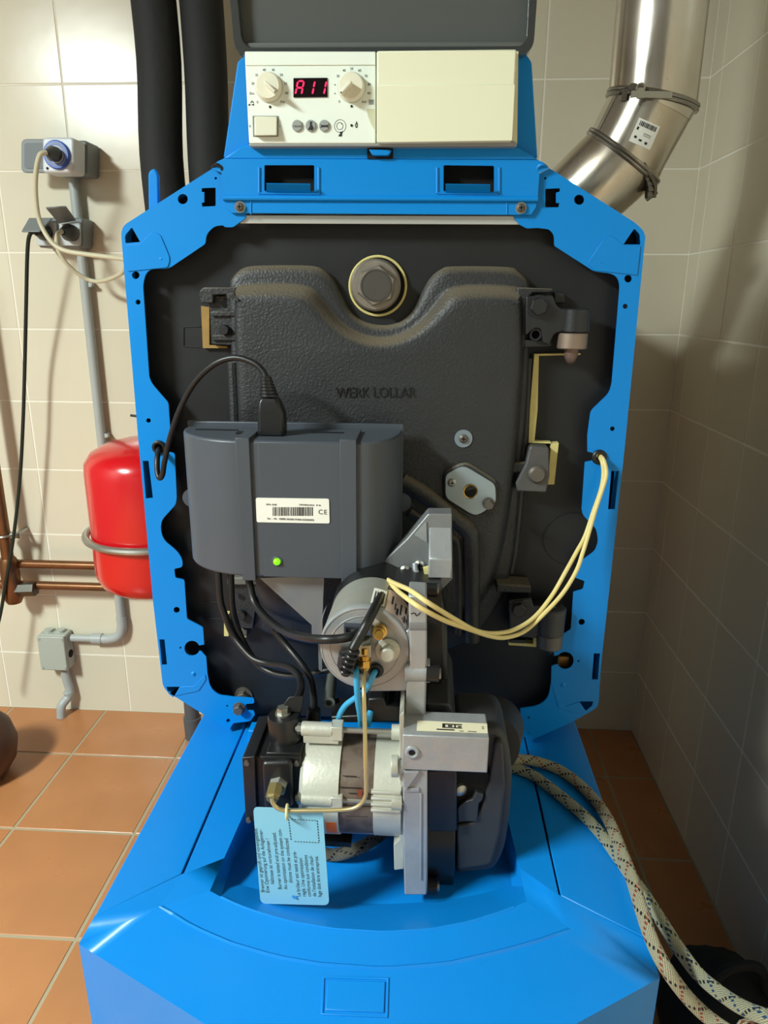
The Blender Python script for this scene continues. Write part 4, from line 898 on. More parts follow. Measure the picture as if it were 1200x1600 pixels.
# lid : shallow smoked tray standing open
Yl = .872
lidt = thing('flip_lid', 'glossy smoked dark lid standing open above the control panel', 'lid', P(598, 84, Yl + .02))
lo_out = [(354, -150, 14), (846, -150, 14), (839, 0), (833, 74), (820, 86, 8), (378, 87, 9), (366, 72), (359, 0)]
lo_in = [(372, -140, 8), (830, -140, 8), (824, 0), (821, 60, 10), (800, 74, 9), (392, 76, 9), (379, 60, 8), (375, 0)]
ri = lambda q, Y_: [V((P(x, y, Yl).x, Y_, P(x, y, Yl).z)) for x, y in q]
mk('lid_rim', B().plate([(354, -150), (846, -150), (839, 0), (834, 72, 14), (820, 86, 10), (378, 87, 10), (366, 74, 14), (359, 0)], Yl, Yl + .022, [[(371, -140), (830, -140), (826, 0), (823, 62, 8), (812, 74, 8), (388, 75, 8), (377, 62, 8), (371, 0)]]), LID, lidt, bev=.003, seg=3)
mk('lid_pane', B().plate([(371, -140), (830, -140), (826, 0), (824, 75), (377, 76), (371, 0)], Yl + .012, Yl + .020, Yp=Yl), LIDI, lidt)
mk('lid_bar', B().plate([(378, 66), (823, 64), (822, 75), (378, 76)], Yl + .005, Yl + .012), mat('lid_grey_bar', (96, 100, 98), .3), lidt, bev=.002)
# ================================================================ BURNER CONTROLLER BOX
Yb, Yk2 = .842, .757
ctl = thing('burner_controller', 'slate grey burner control box with white label and green lamp', 'control box', P(465, 900, .80))
def cz(y, Y): return P(465, y, Y).z
zt_, zb2 = cz(690, Yk2), cz(903, Yk2)
xA, xB = P(302, 780, Yb).x, P(628, 780, Yb).x
xf0, xf1 = P(385, 790, Yk2).x, P(560, 790, Yk2).x
prof = [V((xA, Yb, 0))]
for k in range(13):
    a = math.pi / 2 * k / 12; prof.append(V((xf0 - (xf0 - xA) * math.cos(a) ** 1, Yb - .006 - (Yb - .006 - Yk2) * math.sin(a), 0)))
for k in range(13):
    a = math.pi / 2 * (1 - k / 12); prof.append(V((xf1 + (xB - xf1) * math.cos(a), Yb - .006 - (Yb - .006 - Yk2) * math.sin(a), 0)))
prof.append(V((xB, Yb, 0)))
pr2 = [p + V((0, 0, zb2)) for p in prof]
mk('casing', B().ext(pr2, (0, 0, zt_ - zb2)), CTRL, ctl, bev=.0025, sharp=40)
yk = lambda px, dy: P(px, 790, Yk2 - dy).x
for x0, x1 in ((373, 394), (532, 557)):
    X0, X1 = yk(x0, .003), yk(x1, .003); b = B(); b.box(((X0 + X1) / 2, Yk2 - .0005, (zt_ + zb2) / 2), (X1 - X0, .006, zt_ - zb2 + .007)); b.box(((X0 + X1) / 2, (Yk2 + Yb) / 2 - .012, zt_ + .0018), (X1 - X0, Yb - Yk2 - .022, .0036)); b.box(((X0 + X1) / 2, Yk2 + .012, zb2 - .0018), (X1 - X0, .028, .0036))
    mk('clamp_strap', b, CTRL, ctl, bev=.0006)
mk('front_step', B().box(((xf0 + xf1) / 2 + .004, Yk2 - .0002, (zt_ + zb2) / 2), (xf1 - xf0 - .024, .002, zt_ - zb2 - .002)), CTRL, ctl, bev=.0006)
mk('back_plate', B().box(((xA + xB) / 2, Yb + .0035, (zt_ + zb2) / 2 + .004), (xB - xA + .001, .006, zt_ - zb2 + .004)), CTRL, ctl, bev=.001)
for s_g, X in ((-1, xA), (1, xB)):
    mk('mounting_ear', B().cyl((X + s_g * .000, Yb - .006, P(465, 780, Yb).z), (X + s_g * .0, Yb - .001, P(465, 780, Yb).z), .0115, n=28), CTRL, ctl)
mk('top_slots', B().box((P(380, 680, .80).x, .80, zt_ + .0008), (.014, .012, .0016)).box((P(520, 680, .81).x, .812, zt_ + .0006), (.05, .003, .0012)).box((P(340, 680, .82).x, .818, zt_ + .0006), (.05, .003, .0012)), BLKP, ctl)
lbp = mk('label', B().plate([(399.5, 778, 3), (514, 779.5, 3), (515, 818, 3), (401, 816, 3)], Yk2 - .0022, Yk2 - .001), PAPER, ctl)
b = B(); x = 426.0; yl = Yk2 - .0024; rr = random.Random(3)
while x < 489:
    w_ = rr.choice((.6, .9, 1.3, 1.7)); b.plate([(x, 792.5), (x + w_, 792.5), (x + w_, 806), (x, 806)], yl, yl + .0002); x += w_ + rr.choice((.6, .9, 1.2))
mk('barcode', b, INK, lbp, flat=True)
merge_text([('SAFe 10.05', 424, 788.5, yl, 2.6, -.8, 'CENTER'), ('230V/50Hz/10VA   IP 40', 484, 789.3, yl, 2.4, -.8, 'CENTER'), ('Ser. - Nr.  02005-06260-01060-02504/092', 454, 811.5, yl, 3.0, -.8, 'CENTER'), ('C', 501, 800.3, yl, 7.5, 0, 'CENTER'), ('E', 508.5, 800.6, yl, 7.5, 0, 'CENTER')], INK, lbp)
c = P(433, 877, Yk2 - .001)
mk('lamp_bezel', B().ring(c, (0, 1, 0), .0052, .0014, 28, 8), CTRL, ctl)
mk('green_lamp', B().lathe(c, c - V((0, .005, 0)), [(0, .0043), (.5, .0040), (.85, .0026), (1, .0005)], 24), LEDG, ctl, label='lit green indicator lamp')
# power cord with connector
pcx = P(425, 682, .795)
pc = thing('power_cord', 'black power cord looping from the frame grommet into the top of the grey control box', 'cord', (pcx.x, .795, zt_ + .002))
zc_ = lambda y: P(425, y, .795).z
def rectring(cx_, cy_, z, hx, hy, ch):
    return [V((cx_ + a, cy_ + b_, z)) for a, b_ in ((-hx + ch, -hy), (hx - ch, -hy), (hx, -hy + ch), (hx, hy - ch), (hx - ch, hy), (-hx + ch, hy), (-hx, hy - ch), (-hx, -hy + ch))]
u1 = S(425, 650, .79)
xs_ = lambda y, px: P(px, y, .795).x
rg = [rectring(xs_(y, px), .795, zc_(y) if y != 684 else zt_ + .001, hw * u1, hd_, .003) for y, px, hw, hd_ in ((684, 426, 21, .011), (668, 426, 21, .011), (645, 425, 20.5, .0105), (628, 422, 17, .010), (621, 421, 13.5, .008))]
mk('connector', B().loft(rg), BLKP, pc, bev=.0008, sharp=30)
b = B()
for k in range(6):
    y = 617 - 5.0 * k; w_ = 14.5 - 1.2 * k * .9; c = V((xs_(y, 420.5 - k * .9), .795, zc_(y))); b.lathe(c - V((0, 0, .0011)), c + V((0, 0, .0014)), [(0, w_ * u1 * .98), (1, w_ * u1 * .94)], 20)
b.cyl(V((xs_(618, 420), .795, zc_(620))), V((xs_(588, 415), .795, zc_(588))), .0066, .0055); mk('strain_relief', b, BLKP, pc)
mk('cord', B().tube([V((xs_(592, 416), .795, zc_(592))), P(411, 580, .797), P(396, 567, .80), P(367, 559, .805), P(335, 569, .81), P(304, 598, .82), P(281, 640, .83), P(266, 683, .838), P(257, 722, .843), P(254, 741, .845), P(249.5, 747, .848), P(246, 738, .852), P(245.5, 720, .858), P(247, 707, .868), P(249, 700, .885), P(251, 699, .902)], 4.7 * u1, 14, 8), RUB, pc)
# ================================================================ BURNER
bn = thing('oil_burner', 'swung-out oil burner with grey cast fan body, pump and pale motor', 'burner', P(600, 1230, .70))
# flange casting above
mk('mount_sheet', B().plate([(405, 903), (507, 899), (503, 992), (487, 992), (487, 977)], .772, .775), SHEET, bn, bev=.0006)
mk('mount_sheet_fold', B().plate([(499, 975, 3), (504, 966), (503, 1050), (498, 1046), (497, 1000)], .735, .772), SHEET, bn)
mk('flange_casting', B().plate([(669, 803, 2), (706, 803, 2), (707, 905), (690, 922), (600, 924), (596, 880), (636, 842)], .775, .80), ALUD, bn, bev=.002)
bb_ = B(); a0, a1 = P(671, 803, .79), P(706, 803, .79); b0, b1 = P(672, 873, .742), P(707, 873, .742); z2 = P(690, 904, .742).z
bb_.ext([a0, V((a0.x, .80, a0.z)), V((a0.x, .80, z2)), V((a0.x, .742, z2)), V((a0.x, .742, b0.z))], (a1.x - a0.x, 0, 0)); mk('support_block', bb_, ALU, bn, bev=.0015)
mk('housing_web', B().plate([(605, 920), (690, 922), (690, 1110), (640, 1110)], .71, .80), BLKP, bn)
mk('recess_web', B().plate([(666, 815), (667, 848), (648, 836)], .7735, .775), ALU, bn)
for x, y in ((633, 891), (655.5, 883)): screwc(P(x, y, .775) if x > 640 else P(x, y, .772), .0062, ZINC, bn)
mk('guide_rail', B().tube([P(648, 880, .768), P(650, 893, .764), P(662, 906, .760), P(676, 911, .758), P(684, 906, .758)], .0035, 10, 5), ALUD, bn)
mk('wire_clip', B().plate([(661, 888), (670, 886), (670, 902), (664, 902)], .755, .760), FOAM, bn)
# drum with flat lid
dc0 = P(570, 1011, .66); rD = 69.5 * S(570, 1011, .66)
dc1 = V((dc0.x + .003, .735, dc0.z + .003)); 
drum = mk('mixing_drum', B().lathe(dc0 + V((0, .003, 0)), dc1, [(0, rD * .99), (.04, rD), (1, rD * 1.0)], 64), mat('dull_drum_casting', (158, 158, 150), .5, .45, nz=.15, nscale=40, bump=.0003, bscale=250), bn)
lidd = mk('drum_lid', B().lathe(dc0 - V((0, .003, 0)), dc0 + V((0, .004, 0)), [(0, rD * .975), (.25, rD), (1, rD * 1.01)], 64), ALU, bn)
mk('lid_rim', B().ring(dc0 - V((0, .0026, 0)), (0, 1, 0), rD * .97, .0011, 64, 6), ALU, lidd)
b = B(); b.ring(dc0 - V((0, .003, 0)), (0, 1, 0), rD * .78, .0006, 56, 6); mk('cast_ring', b, ALU, lidd)
mk('drum_shadow_band', B().lathe(V((dc1.x, .732, dc1.z)), V((dc1.x, .80, dc1.z + .002)), [(0, rD * 1.0), (.1, rD * 1.03), (1, rD * 1.03)], 56), BLKP, bn)  # black sleeve standing in for the shadow band across the drum's rear
# flat lower right of the housing
mk('housing_flat', B().plate([(600, 1037, 4), (625, 1030, 10), (634, 985, 3), (641, 985), (641, 1080, 3), (575, 1081)], .6585, .70), ALU, bn, bev=.002)
def arcpatch(px0, py0, px1, py1, m, lift=.0005, n=10, name='label'):
    a = (dc1 - dc0).normalized(); vs = []
    for j in range(n + 1):
        for i in range(n + 1):
            d = ray(px0 + (px1 - px0) * i / n, py0 + (py1 - py0) * j / n)
    return None
def wrap(ang0, ang1, t0, t1, m, lift=.0005, n=12, name='wrapped_label', parent=None):
    a = dc1 - dc0; an = a.normalized(); u = V((1, 0, 0)); u = (u - an * u.dot(an)).normalized(); v = V((0, 0, 1)); v = (v - an * v.dot(an)).normalized(); vs = []
    for j in range(3):
        for i in range(n + 1):
            q = math.radians(ang0 + (ang1 - ang0) * i / n); vs.append(dc0 + a * (t0 + (t1 - t0) * j / 2) + (u * math.cos(q) + v * math.sin(q)) * (rD + lift))
    return mk(name, B().add(vs, [(j * (n + 1) + i, j * (n + 1) + i + 1, (j + 1) * (n + 1) + i + 1, (j + 1) * (n + 1) + i) for j in range(2) for i in range(n)]), m, parent or bn)
wl = wrap(18, 64, .05, .72, PINK)
for i, (q, t0, t1) in enumerate([(24, .1, .16), (27, .2, .3), (31, .12, .3), (36, .15, .2), (40, .2, .5), (45, .12, .3), (50, .2, .4), (55, .3, .55), (30, .4, .6), (24, .3, .5)]):
    wrap(q, q + 1.6 + i % 3, t0, t1, INK, .0009, 2, 'print', wl)
wd_ = wrap(66, 84, .12, .60, PAPER, .0005)
for q in (68, 71, 74, 77, 80): wrap(q, q + 1.2, .16, .5, INK, .0009, 2, 'print', wd_)
f0 = .655
mk('plug_slot', B().plate([(537, 977, 1), (581, 979, 1), (581, 994, 1), (537, 992, 1)], f0 - .004, f0 + .004, [[(541, 981), (577, 982.5), (577, 990), (541, 988.5)]]), mat('slate_socket_trim', (58, 64, 74), .4), bn, bev=.0006)
mk('plug_slot_floor', B().plate([(540, 980), (578, 981), (578, 991), (540, 990)], f0 - .0005, f0 + .003), ALUD, bn)
c = P(594, 984, f0); b = B(); b.lathe(c, c + V((0, -.020, .004)), [(0, .0075), (.4, .0075), (.42, .006), (.8, .006), (.82, .0045), (1, .004)], 20); mk('brass_spigot', b, BRASS, bn)
c = P(606, 1015, f0); b = B(); b.lathe(c, c - V((0, .014, 0)), [(0, .0078), (.9, .0078), (1, .006)], 20); b.cyl(c + V((0, .001, 0)), c - V((0, .002, 0)), .0125); mk('cap_screw', b, ALUL, bn)
for x, y, r in ((587, 1048, .0078), (556, 1043, .0085)): mk('wire_grommet', B().ring(P(x, y, f0 - .001), (0, 1, 0), r * .72, r * .34, 28, 8), RUB, bn); mk('wire_hole', B().cyl(P(x, y, f0 - .0005), P(x, y, f0 - .0015), r * .6), HOLE, bn)
c = P(572, 1004, f0); mk('fitting_block', B().box(c + V((0, -.009, 0)), (.013, .020, .013)), mat('nickel_block', (176, 172, 150), .35, .8), bn, bev=.001)
ft = V((c.x, f0 - .014, 0)); zz = lambda y: P(570, y, f0 - .014).z
b = B(); b.cyl(V((ft.x, ft.y, zz(1010))), V((ft.x, ft.y, zz(1019))), .0068, n=6); b.cyl(V((ft.x, ft.y, zz(1018))), V((ft.x, ft.y, zz(1031))), .0052); b.cyl(V((ft.x, ft.y, zz(1022))), V((ft.x, ft.y, zz(1025))), .0062, n=20); b.lathe(V((ft.x, ft.y, zz(1030))), V((ft.x, ft.y, zz(1046))), [(0, .0065), (.6, .0068), (1, .0042)], 6, .2)
mk('union_nut', b, BRASS, bn, sharp=25)
# black plug on the drum lid
b = B(); b.loft([[P(cx_ + dx * k, cy_ + dy * k, Y_) for dx, dy in ((-12, -14), (8, -17), (13, -8), (12, 14), (3, 19), (-11, 17), (-15, 6))] for cx_, cy_, k, Y_ in ((543, 1032, 1.05, f0), (543, 1032, 1.1, f0 - .012), (542, 1034, .95, f0 - .022), (542, 1036, .6, f0 - .028))]); mk('sensor_plug', b, BLKP, bn, bev=.001, sharp=40)
b = B()
for k in range(5): b.ring(P(540 + k * 3.2, 1049 - k * 8, f0 - .030 - .0008 * k), (0.35, 0, .9), .0052, .0012, 18, 6)
mk('plug_ribs', b, BLKP, bn)
# centre bar casting (edge of the burner plate)
Ye = .640
plate_ = mk('upper_arm', B().plate([(638, 930), (667, 932), (667, 1040), (665, 1118), (632, 1118), (636, 1062), (640, 1040)], Ye + .012, .69), ALU, bn, bev=.002)
for y0, y1 in ((1034, 1061),):
    c0, c1 = P(633, (y0 + y1) / 2, Ye + .022), P(672, (y0 + y1) / 2, Ye + .022); b = B(); b.cyl(c0, c1, .0125); mk('screw_boss', b, ALU, plate_, bev=.001)
b = B(); c0, c1 = P(640, 972, Ye + .022), P(667, 972, Ye + .022); b.cyl(c0, c1, .011); mk('screw_boss', b, ALUD, plate_, bev=.001)
c0, c1 = P(666, 1051, Ye + .016), P(686, 1052, Ye + .016); mk('hinge_screw', B().cyl(c0, c1, .009), BLKP, bn); mk('screw_tip', B().cyl(c1, c1 + V((.002, 0, 0)), .006), ZINC, bn)
c0, c1 = P(666, 921, .705), P(683, 921, .705); mk('hinge_screw', B().cyl(c0, c1, .008), BLKP, bn); mk('screw_tip', B().cyl(c1, c1 + V((.002, 0, 0)), .005), ZINC, bn)
mk('air_duct_back', B().plate([(667, 930), (690, 934, 10), (699, 985, 8), (701, 1112), (667, 1112)], .72, .82), BLKP, bn, bev=.006)
mk('duct_foot', B().plate([(666, 1098), (702, 1100), (712, 1120), (712, 1130), (666, 1126)], .67, .80), DKP, bn, bev=.002)
# scribble on the casting
b = B(); b.tube([P(642, 959, .6519), P(648, 958, .6519), P(651, 962, .6519), P(657, 957, .6519)], .0006, 6, 4); mk('pen_mark', b, INK, plate_)
# air box
Ya = .615
tz = P(700, 1151, Ya).z
bx0, bx1 = P(629, 1160, Ya), P(764, 1160, Ya); bz = P(640, 1203, Ya).z
ab = mk('air_intake_box', B().box(((bx0.x + bx1.x) / 2, Ya + .022, (tz + bz) / 2), (bx1.x - bx0.x, .044, tz - bz)), ALU, bn, bev=.0012)
def topq(px, py, lift=.0004): v = ray(px, py); v = v * ((tz + lift - H) / v[2]); v[2] += H; return v
lq = [topq(x, y) for x, y in ((652, 1126), (761, 1131), (762, 1146), (651, 1142))]
lb2 = mk('type_label', B().ext(lq, (0, 0, .0003)), PAPERC, ab)
rt = (lq[1] - lq[0]).normalized(); upv = (lq[0] - lq[3]).normalized(); ce = (lq[0] + lq[1] + lq[2] + lq[3]) / 4 + V((0, 0, .0006))
b = B(); hh_ = (lq[0] - lq[3]).length; ww = (lq[1] - lq[0]).length
def lrect(u0, v0, u1, v1, dz=.0003): o = lq[3] + V((0, 0, .0004)); b.ext([o + rt * u0 * ww + upv * v0 * hh_, o + rt * u1 * ww + upv * v0 * hh_, o + rt * u1 * ww + upv * v1 * hh_, o + rt * u0 * ww + upv * v1 * hh_], (0, 0, dz - .0001))
lrect(.36, .38, .40, .80); lrect(.40, .70, .64, .80); lrect(.40, .38, .64, .46); lrect(.44, .50, .50, .66); lrect(.53, .46, .55, .70); lrect(.58, .50, .63, .62); lrect(.28, .16, .53, .26); lrect(.60, .12, .66, .17); lrect(.72, .12, .84, .17); lrect(.92, .6, .95, .66); lrect(.92, .45, .95, .5)
mk('label_print', b, INK, lb2, flat=True)
c = P(644, 1175, Ya); mk('threaded_boss', B().ring(c - V((0, .0005, 0)), (0, 1, 0), .0052, .0022, 28, 8), ALU, ab); mk('threaded_hole', B().cyl(c - V((0, .0003, 0)), c - V((0, .0012, 0)), .0042), HOLE, ab)
# lower plate of the casting
lp = mk('lower_plate', B().plate([(629, 1203), (668, 1203), (668, 1372), (667, 1399, 3), (632, 1399, 3), (630, 1330)], Ya + .003, .76), ALU, bn, bev=.0025)
b = B(); b.pbox(656, 1240, 659, 1376, Ya + .0015, Ya + .004); b.pbox(632, 1232, 655, 1238, Ya + .001, Ya + .004); b.plate([(632, 1206), (655, 1206), (650, 1214), (634, 1236)], Ya - .001, Ya + .004); mk('plate_ribs', b, ALU, lp, bev=.0006)
mk('motor_flange', B().plate([(624, 1118), (631, 1112), (631, 1358), (616, 1360, 2), (615, 1320), (624, 1312)], Ya + .012, .75), ALUL, bn, bev=.0015)
c0, c1 = P(611, 1197, Ya + .010), P(623, 1197, Ya + .010); b = B(); b.cyl(c0, c1, 17 * S(617, 1197, Ya), n=32); b.cyl(c1, c1 + V((.006, 0, 0)), .007); mk('adjusting_disc', b, ALUL, bn, bev=.001)
c0, c1 = P(667, 1385, Ya + .02), P(683, 1385, Ya + .02); mk('lower_screw', B().cyl(c0, c1, .0095), BLKP, bn); mk('screw_tip', B().cyl(c1, c1 + V((.0025, 0, 0)), .005), ZINC, bn)
# fan housing and scroll
fc = P(690, 1270, .715)
mk('fan_gasket', B().cyl(V((P(666, 1270, .64).x, fc.y, fc.z)), V((P(714, 1270, .64).x, fc.y, fc.z)), .0765, n=56), BLKP, bn, bev=.002)
mk('fan_gasket_block', B().pbox(667, 1204, 714, 1300, .634, .70), BLKP, bn, bev=.002)
Ys = .655
scr = mk('air_scroll', B().plate([(712, 1138), (750, 1138, 4), (784, 1140, 14), (796, 1165, 20), (801, 1210), (797, 1280, 30), (788, 1335, 20), (772, 1361, 12), (712, 1368)], Ys, Ys + .075), DKP, bn, bev=.014, seg=5)
mk('scroll_cavity', B().plate([(714, 1204), (762, 1204), (768, 1225), (760, 1262), (748, 1290), (714, 1290)], Ys - .006, Ys + .004), HOLE, bn)
mk('scroll_shoulder', B().plate([(738, 1286), (752, 1262), (765, 1220), (768, 1200), (774, 1160, 6), (786, 1162), (790, 1230), (782, 1300), (768, 1352, 8), (714, 1360), (714, 1290)], Ys - .010, Ys + .02), DKP, bn, bev=.006, seg=3)
mk('damper_lever', B().plate([(714, 1262, 6), (728, 1252, 6), (738, 1250), (744, 1238), (756, 1242), (754, 1250), (748, 1256), (746, 1284), (716, 1284)], Ys - .013, Ys - .006), mat('lever_grey', (44, 46, 48), .4), bn, bev=.001)
c = P(719, 1233, Ys - .006); mk('pan_screw', B().lathe(c, c - V((-.002, .005, 0)), [(0, .0075), (.6, .0066), (1, .003)], 20), ZINC, bn)
dk0, dk1 = P(766, 1162, .70), P(771, 1134, .79)
mk('intake_pipe', B().lathe(dk0, dk1, [(0, 45 * S(762, 1158, .72)), (.9, 46 * S(762, 1158, .79)), (.94, 47 * S(762, 1158, .79)), (1, 46.5 * S(762, 1158, .79))], 48), DKP, bn)
# ---- motor
Ym = .672; rm = .0555
zM = P(545, 1229, Ym - rm * .2).z; mx = lambda px: P(px, 1229, Ym - rm + .004).x
bell = mk('motor_end_bell', B().lathe(V((mx(465), Ym, zM)), V((mx(528), Ym, zM)), [(0, rm * .90), (.10, rm * .975), (.3, rm), (1, rm)], 64), ALUL, bn)
st = mk('stator', B().cyl(V((mx(527), Ym, zM)), V((mx(584), Ym, zM)), rm * .965, n=64), BROWN, bn)
b = B()
for t in (.001,): pass
for px0, px1_, a in ((530, 566, 12), (545, 580, 6), (530, 580, -8), (540, 575, -22), (534, 556, 24)):
    q = math.radians(a + 14); yy = Ym - math.cos(q) * rm * .967; zq = zM + math.sin(q) * rm * .967 + .004; b.box(((mx(px0) + mx(px1_)) / 2, yy, zq), (mx(px1_) - mx(px0), .0006, .0006))
mk('lamination_scores', b, HOLE, st, flat=True)
mk('paint_patch', B().box((mx(563), Ym - rm * .975, zM + .026), (.005, .006, .005)), mat('rust_patch', (120, 56, 36), .7), st)
mk('motor_front_bell', B().cyl(V((mx(583), Ym, zM)), V((mx(627), Ym, zM)), rm * .985, n=64), ALUL, bn)
b = B()
for k in range(4):
    q = math.radians(27 - 6.5 * k); b.box(((mx(580) + mx(626)) / 2, Ym - math.cos(q) * rm * .99, zM + math.sin(q) * rm * .99), (mx(626) - mx(580), .005, .0028))
mk('cooling_fins', b, ALUL, bn, bev=.0005)
for py, Yr, up_ in ((1140, Ym - .012, 1), (1249, Ym - rm + .006, 0)):
    z = P(520, py, Yr).z; X = lambda px: P(px, py, Yr).x
    mk('bolt_lug', B().cyl(V((X(472), Yr, z)), V((X(520), Yr, z)), .0078).box(V(((X(518) + X(536)) / 2, Yr + .001, z - .001)), (X(536) - X(518), .016, .0165)).box(V(((X(475) + X(530)) / 2, Yr + .010 * (0 if up_ else 1), z - .008 * up_)), (X(530) - X(475), .012, .012)), ALUL, bn, bev=.0008)
    mk('through_bolt', B().cyl(V((X(462), Yr, z)), V((X(632), Yr, z)), .0032), ZINC, bn); mk('bolt_head', B().cyl(V((X(465), Yr, z)), V((X(473), Yr, z)), .0062, n=6), ZINC, bn)
    mk('bolt_lug', B().cyl(V((X(612), Yr, z)), V((X(628), Yr, z)), .0082), ALUL, bn)
mk('warning_sticker', B().ext([V((mx(508) , Ym - math.cos(math.radians(a)) * rm * 1.004, zM + math.sin(math.radians(a)) * rm * 1.004)) for a in range(-36, -8, 4)] + [V((mx(508), Ym - math.cos(math.radians(a)) * rm * .99, zM + math.sin(math.radians(a)) * rm * .99)) for a in range(-12, -40, -4)], (mx(525) - mx(508), 0, 0)), ORANGE, bn, flat=False)
mk('motor_type_plate', B().ext([V((mx(527), Ym - math.cos(math.radians(a)) * rm * .975, zM + math.sin(math.radians(a)) * rm * .975)) for a in range(-52, -38, 4)] + [V((mx(527), Ym - math.cos(math.radians(a)) * rm * .96, zM + math.sin(math.radians(a)) * rm * .96)) for a in range(-40, -56, -4)], (mx(582) - mx(527), 0, 0)), LILAC, bn)
mk('motor_foot', B().box(((mx(500) + mx(540)) / 2, Ym - .02, zM - rm - .001), (mx(540) - mx(490), .03, .006)), BLKP, bn)
# ---- pump
Yp_ = .640
pm = mk('pump_body', B().plate([(383, 1190, 3), (398, 1182, 4), (470, 1183), (471, 1276, 3), (440, 1280), (386, 1280, 3)], Yp_, .715), BLKP, bn, bev=.003)
mk('pump_cover', B().plate([(378, 1184, 2), (398, 1182, 2), (402, 1284, 2), (384, 1285, 2)], Yp_ - .006, .712), BLKP, bn, bev=.0015)
mk('pump_front', B().plate([(408, 1192, 8), (456, 1190, 8), (458, 1262, 8), (412, 1268, 8)], Yp_ - .008, Yp_ + .002), BLKP, bn, bev=.003)
for x, y in ((386, 1191), (389, 1280), (464, 1192), (462, 1270)): c = P(x, y, Yp_ - .006 if x < 395 else Yp_); mk('pump_screw', B().cyl(c + V((0, .002, 0)), c - V((0, .003, 0)), .0028, n=12), IRONW, pm)
sz = lambda y, Y_=.652: P(443, y, Y_).z; sxx = P(443, 1150, .655).x
mk('solenoid_coil', B().lathe(V((sxx, .670, sz(1180))), V((sxx - .002, .670, sz(1131))), [(0, .0178), (.9, .0180), (1, .0165)], 40), BLKP, bn)
b = B(); b.cyl(V((sxx - .003, .670, sz(1131))), V((sxx - .003, .670, sz(1128))), .0085, n=24); b.cyl(V((sxx - .003, .670, sz(1128))), V((sxx - .003, .670, sz(1120))), .0065, n=6); mk('coil_nut', b, ZINC, bn, sharp=25)
mk('coil_base', B().plate([(416, 1176), (470, 1177), (470, 1187), (414, 1187)], .642, .70), BLKP, bn, bev=.001)
mk('coil_connector', B().loft([[P(a[0], a[1], a[2]) for a in r_] for r_ in ([(440, 1112, .672), (470, 1114, .672), (470, 1116, .690), (442, 1116, .690)], [(444, 1098, .674), (473, 1099, .674), (473, 1101, .690), (446, 1101, .690)], [(452, 1088, .676), (474, 1087, .676), (474, 1089, .688), (454, 1089, .688)])]), BLKP, bn, bev=.001)
c = P(436, 1224, Yp_ - .006)
b = B(); b.lathe(c + V((0, .002, 0)), c + V((-.001, -.008, -.001)), [(0, .0105), (1, .0100)], 6, .3); mk('outlet_hex', b, ZINC, bn, sharp=25)
c2 = P(430, 1236, .613); b = B(); b.cyl(c + V((-.001, -.008, -.001)), c2, .0068, n=20); b.lathe(c2 + V((0, 0, .006)), P(425, 1250, .598), [(0, .0075), (.75, .0078), (.8, .0065), (1, .0060)], 6, .2); mk('outlet_nut', b, mat('olive_zinc_nut', (150, 136, 92), .45, .8), bn, sharp=25)
Yt = .5945
mk('oil_tube', B().tube([P(425, 1246, Yt), P(426, 1254, Yt), P(434, 1263, Yt), P(450, 1266.5, Yt), P(480, 1266.5, Yt), P(520, 1266, Yt), P(548, 1264, Yt), P(562, 1258, Yt), P(570, 1247, Yt), P(572, 1230, Yt), P(571, 1180, Yt), P(570, 1130, Yt + .008), P(568.5, 1080, Yt + .016), P(569, 1042, f0 - .014)], 3.3 * S(500, 1266, Yt), 14, 6), TUBEM, bn)
# threaded spacer rod and odds behind
c0, c1 = P(519, 1052, .80), P(514, 1098, .715); mk('spacer_rod', B().cyl(c0, c1, .0068), mat('rod_steel', (128, 134, 128), .4, .6), bn); mk('rod_socket', B().cyl(c1, c1 + (c1 - c0).normalized() * .0008, .0034, n=6), HOLE, bn)
mk('rear_cable_block', B().plate([(575, 1092), (600, 1090), (604, 1104), (625, 1104), (624, 1128), (520, 1130), (516, 1120), (572, 1118)], .69, .73), BLKP, bn, bev=.002)
# wires of the burner
def wire(label, pts, r, m, name='cable', cat='cable', group='black cables of the burner', k=8):
    t = thing(name, label, cat, pts[0], group=group); mk('cord', B().tube(pts, r, 12, k), m, t); return t
wb = thing('ignition_wires', 'light blue wires hanging from the burner drum behind the brass tube', 'wire', P(558, 1047, .652))
mk('wire', B().tube([P(556, 1040, .657), P(556.5, 1050, .648), P(558, 1077, .648), P(560, 1100, .655), P(563, 1118, .665), P(564, 1132, .68)], .0033, 12, 6), WBLUE, wb)
mk('wire', B().tube([P(587, 1048, .657), P(584, 1053, .648), P(578, 1066, .650), P(569, 1080, .655), P(556, 1090, .660), P(541, 1101, .664), P(532, 1114, .668), P(528, 1127, .68)], .0031, 12, 6), WBLUE, wb)
mk('wire', B().tube([P(579, 1112, .69), P(577, 1120, .686), P(575, 1132, .69)], .0036, 10, 5), WBLUE, wb)
wire('thick black cable sweeping from the grey control box to the burner drum front', [P(388, 895, .80), P(390, 912, .795), P(397, 940, .785), P(411, 960, .765), P(430, 977, .74), P(453, 990, .70), P(480, 997, .66), P(505, 999, .642), P(530, 998, .640), P(550, 994, .642), P(560, 990, .652)], .0047, RUB)
wire('black plug cable running down from the control box over the drum lid', [P(607, 900, .79), P(604, 915, .75), P(592, 938, .68), P(577, 967, .642), P(563, 993, .632), P(551, 1015, .625), P(544, 1034, .626), P(540, 1053, .628)], .0049, RUB)
c0 = P(541, 1050, .628)
